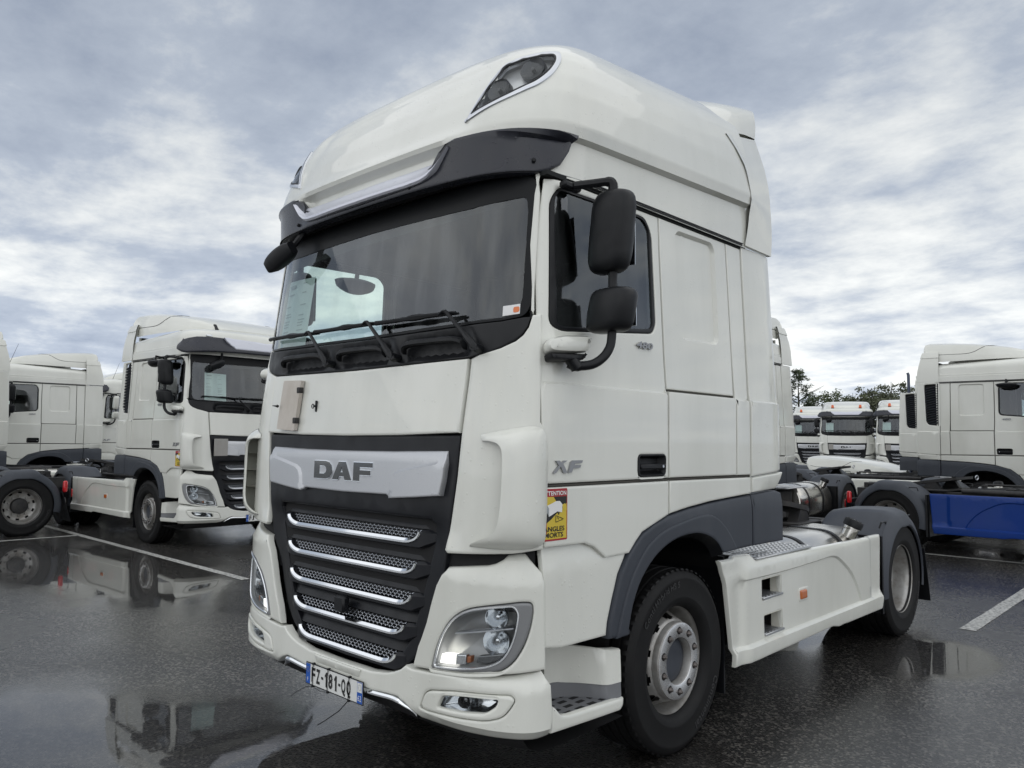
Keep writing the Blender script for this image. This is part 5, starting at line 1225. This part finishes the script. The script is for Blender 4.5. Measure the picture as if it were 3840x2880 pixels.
            if beacons:
                for x in (-.62, .62):
                    b_ = part(T, 'beacon', 'bea%g' % x, BEACON, lambda: MB().lathe([(.062,0.),(.064,.03),(.058,.11),(.045,.14),(.0001,.145)], 18, c=(x,.42,3.46), axis='z')); part(b_, 'beacon_base', 'beab%g' % x, BLACK, lambda: MB().lathe([(.07,-.08),(.07,.0),(.0001,.001)], 18, c=(x,.42,3.46), axis='z'))
        if plate:
            pb = part(T, 'number_plate', 'pbase', PLATEW, plate_base); part(pb, 'euro_band', 'pband1', PBLUE, plate_band(-.257,-.218)); part(pb, 'region_band', 'pband2', PBLUE, plate_band(.213,.257)); part(pb, 'region_field', 'pband3', PLATEW, lambda: MB().box((.216,-.0742,.445), (.254,-.0732,.492)))
            part(pb, 'characters', 'pt_'+plate, INK, plate_chars(plate), kind='stuff'); part(pb, 'country_letter', 'ptF', PWHITE, ptxt('F', .030, None, -.244, .402), kind='stuff'); part(pb, 'region_number', 'pt62', PWHITE, ptxt('62', .040, .030, .220, .402), kind='stuff')
            part(pb, 'star_ring', 'pstars', PYEL, lambda: _stars(), kind='stuff'); part(pb, 'region_outline', 'pregion', PGREY, lambda: MB().tube(crom([(.226,-.0745,.475),(.235,-.0745,.483),(.246,-.0745,.478),(.245,-.0745,.460),(.236,-.0745,.456),(.228,-.0745,.462)], 3, True), .001, 4), kind='stuff')
            part(pb, 'plate_border', 'pborder', BLACK, lambda: MB().tube([(-.26,-.069,.388),(.26,-.069,.388),(.26,-.069,.498),(-.26,-.069,.498),(-.26,-.069,.388)], .004, 5))
            if extras: part(T, 'cable_ties', 'pties', BLACK, plate_ties)
        if board == 'low' and front: part(T, 'hazard_board', 'lowboard', GREYBD, low_board)
        elif board and front:
            bd = part(T, 'hazard_board', 'board', BEIGE, id_board)
            for z in (1.995, 1.817): part(bd, 'hinge', 'hinge%g' % z, CHASSIS, board_hinge(z))
            part(bd, 'latch_pin', 'pin', BLACK, lambda: MB().tube([(-.700,-.045,1.905),(-.685,-.06,1.905),(-.715,-.07,1.907)], [.010,.006,.002], 6))
            part(T, 'board_latch', 'latch', BLACK, latch(-.328,1.898))
    if chassis:
        for sg, mr in sides or [(1, False), (-1, True)]:
            part(T, 'frame_rail', 'rail', CHASSIS, rail, mr)
        for y in (2.6, 3.6, 4.4, 5.9): part(T, 'crossmember', 'cm%g' % y, CHASSIS, crossmember(y))
        part(T, 'rear_axle', 'axle5', CHASSIS, axle(5.18)); part(T, 'front_axle', 'axle1', CHASSIS, axle(1.40)); part(T, 'engine', 'engine', VOID, engine)
        fw = part(T, 'coupling_plate', 'fifth', CHASSIS, fifth_wheel); part(fw, 'coupling_base', 'fifthb', CHASSIS, fifth_base); part(fw, 'release_loop', 'fring', SATIN, fifth_ring)
        part(T, 'deck_plate', 'deck', ALU2, deck_plate); [part(T, 'air_hose', 'hose%d' % q, BLACK, hose(q)) for q in range(11)]; [part(T, 'valve_block', 'fit%d' % q, CHASSIS, fitting(q)) for q in range(20)]; [part(T, 'pipe', 'pipe%d' % q, CHASSIS, pipe_run(*a_)) for q, a_ in enumerate(((.50,2.7,3.6,1.0,.055),(-.55,2.7,4.3,.98,.04),(.46,3.2,4.3,1.05,.018)))]; part(T, 'air_tank', 'airtank', CHASSIS, air_tank)
        for x in (-.5, .5):
            for y in (4.85, 5.55): part(T, 'air_spring', 'ab%g%g' % (x, y), RUBBER, airbag(x, y))
        for sg, mr in sides:
            build_wheel(T, 'front', 1.018, 1.40, sg); build_wheel(T, 'rear', 1.055, 5.18, sg)
            part(T, 'wheelhouse', 'whouse', VOID, wheelhouse, mr); part(T, 'front_mudflap', 'fflap', BLACK, front_flap, mr)
            fd = part(T, 'rear_fender', 'fender', DARK, fender, mr)
            part(fd, 'fender_front', 'fendf', BLACK, fender_front, mr)
            for y, z in ((4.80,.98),(5.45,1.0)): part(fd, 'fender_clip', 'clip%g' % y, BLACK, fender_clip(y, z), mr)
            part(T, 'mudflap', 'flap', BLACK, mudflap, mr); tb = part(T, 'tail_lamp_box', 'tbox', BLACK, tail_box, mr); part(tb, 'tail_lamp', 'tlamp', RED, tail_lamp, mr)
            if tail: part(tb, 'corner_lamp', 'slamp', RED, side_lamp, mr)
            if (sg > 0 and skirtsL) or (sg < 0 and lowskirt):
                stp = stepsL and sg > 0; sk = part(T, 'side_skirt', 'skirt%d' % stp, skirtL if sg > 0 else skirtR, skirt(stp), mr)
                part(sk, 'marker_recess', 'mkrim', skirtL if sg > 0 else skirtR, marker_rim, mr); part(sk, 'side_marker', 'mker', AMBER, marker, mr)
                if stp:
                    for k in (0, 1): part(sk, 'step_pocket', 'skb%d' % k, CREAM, sk_box(k), mr); part(sk, 'pocket_dark_sheet', 'skd%d' % k, VOID, sk_box_dark(k), mr); part(sk, 'step_tread', 'skt%d' % k, ALU2, sk_tread(k), mr)
            if sg > 0:
                tk = part(T, 'fuel_tank', 'tank', ALU, tank)
                for y in (3.38, 4.05): part(tk, 'tank_strap', 'strap%g' % y, BLACK, tank_strap(y))
                part(tk, 'filler_neck', 'filler', ALU, filler); part(tk, 'filler_cap', 'fcap', BLACK, filler_cap)
                tp = part(T, 'tread_plate', 'tplate', ALU2, tread_plate); part(tp, 'tread_dimples', 'tdimp', ALU2, tread_dimples, kind='stuff'); part(T, 'valve_box', 'fbox', CHASSIS, front_box)
            else:
                part(T, 'silencer', 'silen', CHASSIS, silencer); part(T, 'battery_box', 'batt', CHASSIS, battery_box)
    return T
GREYBD = mat('grey_board', (.30, .29, .27), .55, noise=((6, 6, 6), .4, .8, (.36, .35, .33)))
LAMPIN = mat('lamp_housing_grey', (.33, .335, .34), .32, .45)
INKG = mat('gloss_black', (.012, .014, .013), .12, coat=1.)
VSTRIP = mat('visor_strip_silver', (.62, .635, .70), .34, .3, coat=.5, bump=('drops', 45, .6, .004))
def _rside(m, y0, y1):      # move lettering from the left side to the right side without mirroring the glyphs
    m.v = [(-x, y0+y1-y, z) for x, y, z in m.v]; return m
def _stars():
    m = MB()
    for k in range(12):
        a = k*math.pi/6; x, z = -.2375+.0125*math.cos(a), .465+.0125*math.sin(a); m.add([(x,-.0745,z+.002),(x-.002,-.0745,z-.0015),(x+.002,-.0745,z-.0015)], [(0,1,2)])
    return m
def blind_spot_sticker(T, mr=False):
    y0, z0, y1, z1 = STK; s = part(T, 'warning_sticker', 'stk0', PRED, lambda: panel(side, rp([(y0,z0,.008),(y1,z0,.008),(y1,z1,.008),(y0,z1,.008)]), off=.0012, th=.001, r=.0002, res=.03), mr)
    def o(k): return .0012+.0006*k
    part(s, 'yellow_field', 'stk1', PYEL, st_q(y0+.006, z0+.008, y1-.006, z1-.036, o(1)), mr)
    part(s, 'black_band', 'stk2', INK, st_poly([(y0+.006,z0+.10),(y0+.006,z0+.055),(y0+.12,z0+.130),(y1-.006,z0+.165),(y1-.006,z1-.036),(y0+.085,z1-.036),(y0+.11,z0+.165),(y0+.02,z0+.12)], o(2)), mr)
    part(s, 'yellow_patch', 'stk3', PYEL, st_poly([(y1-.03,z0+.135),(y1-.006,z0+.130),(y1-.006,z0+.150),(y1-.018,z0+.164),(y1-.040,z0+.158)], o(3)), mr)
    part(s, 'printed_lorry', 'stk4', PWHITE, st_poly([(y0+.042,z0+.130),(y0+.055,z0+.108),(y0+.108,z0+.130),(y0+.140,z0+.124),(y0+.142,z0+.160),(y0+.125,z0+.176),(y0+.100,z0+.176),(y0+.045,z0+.158)], o(4)), mr)
    part(s, 'lorry_shade', 'stk5', PGREY, st_poly([(y0+.042,z0+.130),(y0+.055,z0+.108),(y0+.055,z0+.145),(y0+.045,z0+.158)], o(5)), mr)
    part(s, 'lorry_wheels', 'stk6', INK, lambda: panel(side, [(y0+.06,z0+.106),(y0+.075,z0+.110),(y0+.073,z0+.100),(y0+.064,z0+.098)], off=o(5), th=.0003, r=.0001, res=.05).join(panel(side, [(y0+.112,z0+.126),(y0+.122,z0+.128),(y0+.121,z0+.116),(y0+.113,z0+.115)], off=o(5), th=.0003, r=.0001, res=.05)), mr)
    tri_ = [(y1-.082,z0+.082),(y1-.082,z0+.112),(y1-.028,z0+.094)]
    part(s, 'warning_triangle', 'stk7', INK, lambda: strip(side, dens(tri_, .01)+[tri_[0]], .0028, o(4), .0004).join(strip(side, [(y1-.072,z0+.103),(y1-.060,z0+.094)], .003, o(4), .0004)), mr)
    def tx(sx, size, w_, y, z, k):
        if not mr: return lambda: lay(text(sx, size, w_, .0006), side, y, z, o(k))
        def g():
            m = lay(text(sx, size, w_, .0006), side, y, z, o(k)); m.v = [(x, y0+y1-yy, zz_) for x, yy, zz_ in m.v]; m.f = [q[::-1] for q in m.f]; return m
        return g
    part(s, 'heading', 'stk8', PWHITE, tx('ATTENTION', .026, .158, y0+.012, z1-.030, 3), mr, kind='stuff')
    part(s, 'wording', 'stk9', INK, tx('ANGLES', .030, .135, y0+.022, z0+.042, 4), mr, kind='stuff'); part(s, 'wording', 'stk10', INK, tx('MORTS', .030, .118, y0+.030, z0+.015, 4), mr, kind='stuff')
    return s
# ------------------------------------------------------------------ ground
def asphalt():
    m = bpy.data.materials.new('wet_asphalt'); m.use_nodes = True; t = m.node_tree; b = t.nodes['Principled BSDF']
    g = N(t, 'ShaderNodeTexCoord'); P = g.outputs['Object']
    def noise(sc, det=5., vec=P, rough=.55):
        n = N(t, 'ShaderNodeTexNoise', i_Scale=sc, i_Detail=det, i_Roughness=rough); L(t, vec, n.inputs['Vector']); return n.outputs[0]
    def rng(x, a, z, c=0., d=1.):
        r_ = N(t, 'ShaderNodeMapRange', i_1=a, i_2=z, i_3=c, i_4=d); r_.interpolation_type = 'SMOOTHSTEP'; L(t, x, r_.inputs[0]); return r_.outputs[0]
    sp = N(t, 'ShaderNodeSeparateXYZ'); L(t, P, sp.inputs[0])
    # puddles where the yard dips: centre, radii, heading
    pud = None; wob = M(t, 'ADD', M(t, 'MULTIPLY', M(t, 'SUBTRACT', noise(.9, 8., rough=.6), .5), 1.15), M(t, 'MULTIPLY', M(t, 'SUBTRACT', noise(9., 6.), .5), .22))
    for cx, cy, rx, ry, ang in PUDDLES:
        c, s = math.cos(R(ang)), math.sin(R(ang)); dx = M(t, 'SUBTRACT', sp.outputs[0], cx); dy = M(t, 'SUBTRACT', sp.outputs[1], cy)
        u = M(t, 'DIVIDE', M(t, 'ADD', M(t, 'MULTIPLY', dx, c), M(t, 'MULTIPLY', dy, s)), rx); v = M(t, 'DIVIDE', M(t, 'SUBTRACT', M(t, 'MULTIPLY', dy, c), M(t, 'MULTIPLY', dx, s)), ry)
        q = M(t, 'SUBTRACT', 1.0, M(t, 'SQRT', M(t, 'ADD', M(t, 'MULTIPLY', u, u), M(t, 'MULTIPLY', v, v)))); pud = q if pud is None else M(t, 'MAXIMUM', pud, q)
    lvl = M(t, 'ADD', pud, wob); far = M(t, 'MULTIPLY', M(t, 'SUBTRACT', noise(.33, 6.), .62), 2.5)
    deep = M(t, 'MAXIMUM', lvl, far)
    pool = rng(deep, -.04, .14)                      # standing water
    film = rng(deep, -.75, .05)                     # shallow film around it, stones still poking through
    vo = N(t, 'ShaderNodeTexVoronoi', i_Scale=70.); L(t, P, vo.inputs['Vector']); fine = noise(190., 3.)
    agg = M(t, 'ADD', M(t, 'MULTIPLY', vo.outputs['Distance'], .9), M(t, 'MULTIPLY', fine, .5))
    stone = N(t, 'ShaderNodeSeparateColor'); L(t, vo.outputs['Color'], stone.inputs[0])
    r1_ = N(t, 'ShaderNodeMix', data_type='RGBA'); r1_.inputs[6].default_value = (.020, .0195, .019, 1); r1_.inputs[7].default_value = (.15, .14, .125, 1); L(t, rng(stone.outputs[0], .62, 1.), r1_.inputs[0])
    r2_ = N(t, 'ShaderNodeMix', data_type='RGBA'); r2_.blend_type = 'MULTIPLY'; r2_.inputs[0].default_value = 1.; L(t, r1_.outputs[2], r2_.inputs[6]); L(t, rng(noise(.55, 7.), .3, .7, .65, 1.2), r2_.inputs[7])
    r3_ = N(t, 'ShaderNodeMix', data_type='RGBA'); L(t, M(t, 'MULTIPLY', pool, .6), r3_.inputs[0]); L(t, r2_.outputs[2], r3_.inputs[6]); r3_.inputs[7].default_value = (.013, .0115, .010, 1)
    L(t, r3_.outputs[2], b.inputs['Base Color'])
    b.inputs['Roughness'].default_value = .5; b.inputs['IOR'].default_value = 1.35; b.inputs['Specular IOR Level'].default_value = .3
    grain = N(t, 'ShaderNodeBump', i_Distance=.006, i_Strength=.9); L(t, agg, grain.inputs['Height']); L(t, grain.outputs[0], b.inputs['Normal'])
    # the water on top is the coat
    b.inputs['Coat Weight'].default_value = 1.; b.inputs['Coat IOR'].default_value = 1.48
    dry = M(t, 'SUBTRACT', 1.0, film)
    L(t, M(t, 'ADD', M(t, 'MULTIPLY', M(t, 'SUBTRACT', 1.0, rng(deep, -.04, .30)), M(t, 'ADD', .13, M(t, 'MULTIPLY', dry, .19))), .022), b.inputs['Coat Roughness'])
    g2 = N(t, 'ShaderNodeBump', i_Distance=.005); L(t, M(t, 'MULTIPLY', M(t, 'SUBTRACT', 1.0, M(t, 'MULTIPLY', rng(deep, -.04, .42), .985)), M(t, 'ADD', .20, M(t, 'MULTIPLY', dry, .30))), g2.inputs['Strength']); L(t, agg, g2.inputs['Height'])
    b2 = N(t, 'ShaderNodeBump', i_Distance=.02, i_Strength=.010); L(t, noise(7., 3.), b2.inputs['Height']); L(t, g2.outputs[0], b2.inputs['Normal']); L(t, b2.outputs[0], b.inputs['Coat Normal'])
    return m
PUDDLES = [(-7.6,1.15,4.3,1.25,6),(-1.35,-.70,1.7,.85,30),(-.35,.15,.75,.33,-35),(.45,4.35,1.3,.55,75),(1.55,4.55,.55,.8,0),(-2.6,4.5,1.2,2.0,0),(-9.5,7.5,3,1.4,0),(1.5,11.8,1.6,.6,0),(0.6,1.1,1.1,.8,30)]
ASPH = asphalt()
gm = MB(); S = 1500.; gm.add([(-S,-S,0),(S,-S,0),(S,S,0),(-S,S,0)], [(0,1,2,3)])
tag(solo('ground', gm, ASPH), 'wet dark asphalt of the lorry park with puddles', kind='structure')
LINE = mat('road_paint', (.50, .50, .475), .4, noise=((30, 30, 30), .46, .62, (.10, .10, .095)), bump=('n', 200, .4, .003))
def road_line(x0, y0, x1, y1, label):
    m = MB(); n = max(2, int(max(x1-x0, y1-y0)/.25)); hor = (x1-x0) > (y1-y0); rnd = random.Random(int(abs(x0*31+y0*17)*10)); rows = []
    for k in range(n+1):
        t = k/n; j = rnd.uniform(-.004, .004)
        rows.append([(x0+(x1-x0)*t, y0+j, .004), (x0+(x1-x0)*t, y1+j, .004)] if hor else [(x1+j, y0+(y1-y0)*t, .004), (x0+j, y0+(y1-y0)*t, .004)])
    m.grid(rows, flip=not hor if False else True)
    if m.v: 
        a, b_, c = (Vector(m.v[i]) for i in m.f[0][:3])
        if (b_-a).cross(c-a).z < 0: m.f = [q[::-1] for q in m.f]
    return tag(solo('bay_line', m, LINE), label, kind='structure')
road_line(-13.2, 2.20, -5.34, 2.31, 'white bay line running from under the red-lamped rear wheel towards the puddle')
road_line(-11.24, -3.0, -11.12, 2.195, 'short white bay line meeting the long line beside the wheel')
road_line(1.49, 5.80, 1.63, 10.6, 'white bay line on the ground right of the main tractor')
road_line(-6.5, 10.95, 6.0, 11.07, 'white bay line beneath the blue-skirted tractor')
road_line(-6.5, 14.55, 6.0, 14.67, 'far white bay line behind the blue-skirted tractor')
road_line(-1.75, 6.2, -1.63, 10.6, 'white bay line between the two parallel tractors')
# ------------------------------------------------------------------ tractors
PBLUE2 = mat('stack_blue_grey', (.06, .075, .12), .5)
def truck(x, y, h, label, group=None, **k):
    T = empty('tractor_unit', None, (x, y, 0), R(h)); tag(T, label, 'truck', group); build_truck(T, **k); return T
GP = 'tractor units parked in rows'
main = truck(0, 0, 0, 'large white high-roof tractor unit in front, plate FZ-181-QQ, lamp lit', GP, roof='ssc', plate='FZ-181-QQ', extras=True, lamps_on=True, white=WHITE, vents=False)
blind_spot_sticker(main)
part(main, 'toll_sticker', 'toll', PWHITE, toll_sticker); part(main, 'toll_mark', 'tollm', PORANGE, toll_mark)

truck(-8.08, 3.89, 91.9, 'white tractor unit beyond the puddle with grey board on its grille, facing the main one', GP, plate='FJ', board='low', left=True, vents=True)
for T_ in [o for o in bpy.data.objects if o.name == 'tractor_unit.001']: blind_spot_sticker(T_, True)
truck(-12.85, -3.70, 0, 'white tractor unit at the left edge showing only rear wheel, fender and red corner lamp', GP, right=True, front=True, tail=True, interior=False, doc=False, board=None)
truck(-15.7, -.70, 0, 'white tractor unit cropped by the left edge, only the rear of its cab showing', GP, interior=False, doc=False, board=None)
truck(-18.9, 2.15, 0, 'white tractor unit seen side-on behind the left-edge wheel, dark door window', GP, interior=False, doc=False, board=None)
truck(-22.2, 5.65, 0, 'white tractor unit with white mirrors glimpsed between two cabs on the left', GP, interior=False, doc=False, board=None, mirrorcol=WHITE2)
truck(-3.06, 7.47, 1.9, 'white tractor unit parked just behind the main one, bare aluminium fuel tank', GP, skirtsL=False, interior=False, doc=False, board=None)
truck(4.52, 11.6, 84, 'tractor unit with blue side skirt and red covers, cab out of the picture', GP, skirtR=BLUE, tail=True, interior=False, doc=False, board=None, unit='k')
K_ = [o for o in bpy.data.objects if o.name == 'tractor_unit.007'][0]
for k, y in enumerate((2.35, 2.85)): part(K_, 'red_cover', 'redc%d' % k, REDP, red_cover(y))
truck(1.08, 16.35, 91.5, 'white tractor unit with slatted side vent and full roof deflector behind the blue skirt', GP, interior=False, doc=False, board=None)
g_truck = truck(-.16, 19.35, 89, 'white tractor unit with its roof deflector taken off, next to the slatted-vent cab', GP, interior=False, doc=False, board=None, deflect=False)
truck(-10.5, 35.8, 20, 'distant white tractor unit facing the viewer with two orange beacons and grey board', GP, board='low', beacons=True)
truck(-7.75, 35.4, 18, 'distant white tractor unit with beacons, half hidden by the vented cab without deflector', GP, board='low', beacons=True)
truck(-13.9, 40.1, 20, 'farthest white tractor unit in the facing row, behind and beside the two-beacon one', GP, board=None, beacons=True)
truck(-11.4, 27.5, 25, 'distant tractor unit mostly hidden behind the aluminium-tank cab, windscreen corner showing', GP, board=None)

part(g_truck, 'exhaust_stack', 'stack', PBLUE2, exhaust_stack)
for nm in ('tractor_unit.004', 'tractor_unit.005'): part(bpy.data.objects[nm], 'antenna', 'antenna', BLACK, antenna)
part(bpy.data.objects['tractor_unit.001'], 'shark_fin_antenna', 'sfin', BLACK, shark_fin)
# ------------------------------------------------------------------ loose roof deflector lying on the chassis of the cab it came off
ld = empty('roof_deflector', None, (-2.45, 18.75, 0), R(89)); tag(ld, 'white roof air deflector taken off and lying on the bare chassis', 'air deflector')
o_ = part(ld, 'shell', 'defl', WHITE2, deflector, ang=30); o_.location = (0, 0, -2.46)
o2_ = part(o_, 'seam', 'dseam', VOID, deflector_seam); o3_ = part(o_, 'seam', 'dseam', VOID, deflector_seam, True)
# ------------------------------------------------------------------ trees beyond the yard
BARK = mat('bark', (.05, .042, .035), .9, noise=((8, 8, 2), .4, .7, (.09, .08, .07)))
def leafmat(name, a, b_): return mat(name, a, .6, noise=((.9, .9, .9), .38, .62, b_))
LEAFS = [leafmat('leaves_dark', (.018, .030, .014), (.040, .058, .022)), leafmat('leaves_mid', (.040, .060, .022), (.085, .105, .040)), leafmat('leaves_olive', (.050, .062, .030), (.095, .105, .055))]
def crown_mesh(seed, h, r, kind):
    rnd = random.Random(seed); m = MB(); cl = []
    if kind == 'conifer':
        for k in range(150):
            t = rnd.random()**.8; rad = r*(1-t)**.8*(.55+.45*rnd.random())+.15; a = rnd.uniform(0, 6.283); cl.append((rad*math.cos(a), rad*math.sin(a), h*(.10+.90*t)-.25*rad, .55*(1-t)+.30))
    else:
        lobes = [(rnd.uniform(-.6,.6)*r, rnd.uniform(-.6,.6)*r, h*rnd.uniform(.50,.86), r*rnd.uniform(.28,.50)) for _ in range(11)]
        for k in range(130):
            x, y, z, q = rnd.choice(lobes); a = rnd.uniform(0, 6.283); ph = rnd.uniform(-1, 1); rr = q*rnd.random()**.35; cl.append((x+rr*math.cos(a)*math.sqrt(1-ph*ph), y+rr*math.sin(a)*math.sqrt(1-ph*ph), z+rr*ph*.8, rnd.uniform(.30,.60)))
    for x, y, z, q in cl:
        for j in range(26):
            d = Vector((rnd.gauss(0,1), rnd.gauss(0,1), rnd.gauss(0,.7))).normalized()*q*rnd.random()**.5; p = Vector((x, y, z))+d; s = rnd.uniform(.07,.15)
            u = Vector((rnd.gauss(0,1), rnd.gauss(0,1), rnd.gauss(0,1))).normalized(); v = u.orthogonal().normalized()
            if kind == 'conifer': u = Vector((d.x, d.y, -.25*abs(q))).normalized(); v = u.orthogonal().normalized(); m.add([tuple(p-v*s*.5), tuple(p+u*s*2.4), tuple(p+v*s*.5)], [(0,1,2)])
            else: m.add([tuple(p-u*s), tuple(p-v*s*.6), tuple(p+u*s), tuple(p+v*s*.6)], [(0,1,2,3)])
    return m
def trunk_mesh(seed, h, r, kind):
    rnd = random.Random(seed); m = MB().tube([(0,0,-.1),(0,0,h*.25),(.05,.03,h*.6),(0,.05,h*.93)], [.22*h/9,.17*h/9,.10*h/9,.02], 8)
    for k in range(9):
        a = rnd.uniform(0, 6.283); z = h*rnd.uniform(.3,.7); l = r*rnd.uniform(.4,.8); m.tube([(0,0,z),(l*.5*math.cos(a),l*.5*math.sin(a),z+l*.35),(l*math.cos(a),l*math.sin(a),z+l*.6)], [.06,.04,.012], 5)
    return m
def tree(x, y, h, r, kind, li, seed, label):
    h, r = h+.35, r*1.25
    T = empty('pine_tree' if kind == 'conifer' else 'broadleaf_tree', None, (x, y, 0)); tag(T, label, 'tree', 'trees beyond the yard')
    a = bpy.data.objects.new('trunk', trunk_mesh(seed, h, r, kind).mesh('trunk')); b_ = bpy.data.objects.new('crown', crown_mesh(seed, h, r, kind).mesh('crown'))
    for o, mm in ((a, BARK), (b_, LEAFS[li])): C.objects.link(o); o.parent = T; o.data.materials.append(mm)
tree(-31.9, 80.2, 9.4, 3.4, 'conifer', 0, 1, 'tall dark conifer behind the row of facing cabs')
tree(-34.6, 79.0, 8.9, 3.0, 'conifer', 0, 2, 'dark conifer partly hidden behind the collar of the nearest cab')
tree(-28.6, 81.6, 7.3, 2.2, 'broad', 1, 3, 'low rounded tree beside the tall conifer')
tree(-26.9, 82.4, 7.3, 2.0, 'broad', 1, 4, 'rounded green tree above the two-beacon cab, left of the bushy one')
tree(-25.2, 83.0, 7.4, 2.1, 'broad', 2, 5, 'bushy olive tree below the tallest broadleaf crown')
tree(-23.4, 83.6, 8.5, 2.5, 'broad', 2, 6, 'tallest loose-crowned broadleaf tree over the facing row')
tree(-20.9, 84.6, 8.2, 2.1, 'broad', 2, 7, 'thin-crowned tree showing just left of the cab without deflector')
tree(-18.6, 85.0, 8.0, 2.2, 'broad', 1, 8, 'tree top peeping over the cab without deflector beside its exhaust pipe')
tree(-30.2, 82.5, 6.6, 1.6, 'broad', 0, 9, 'small dark shrub-like tree at the foot of the conifer')
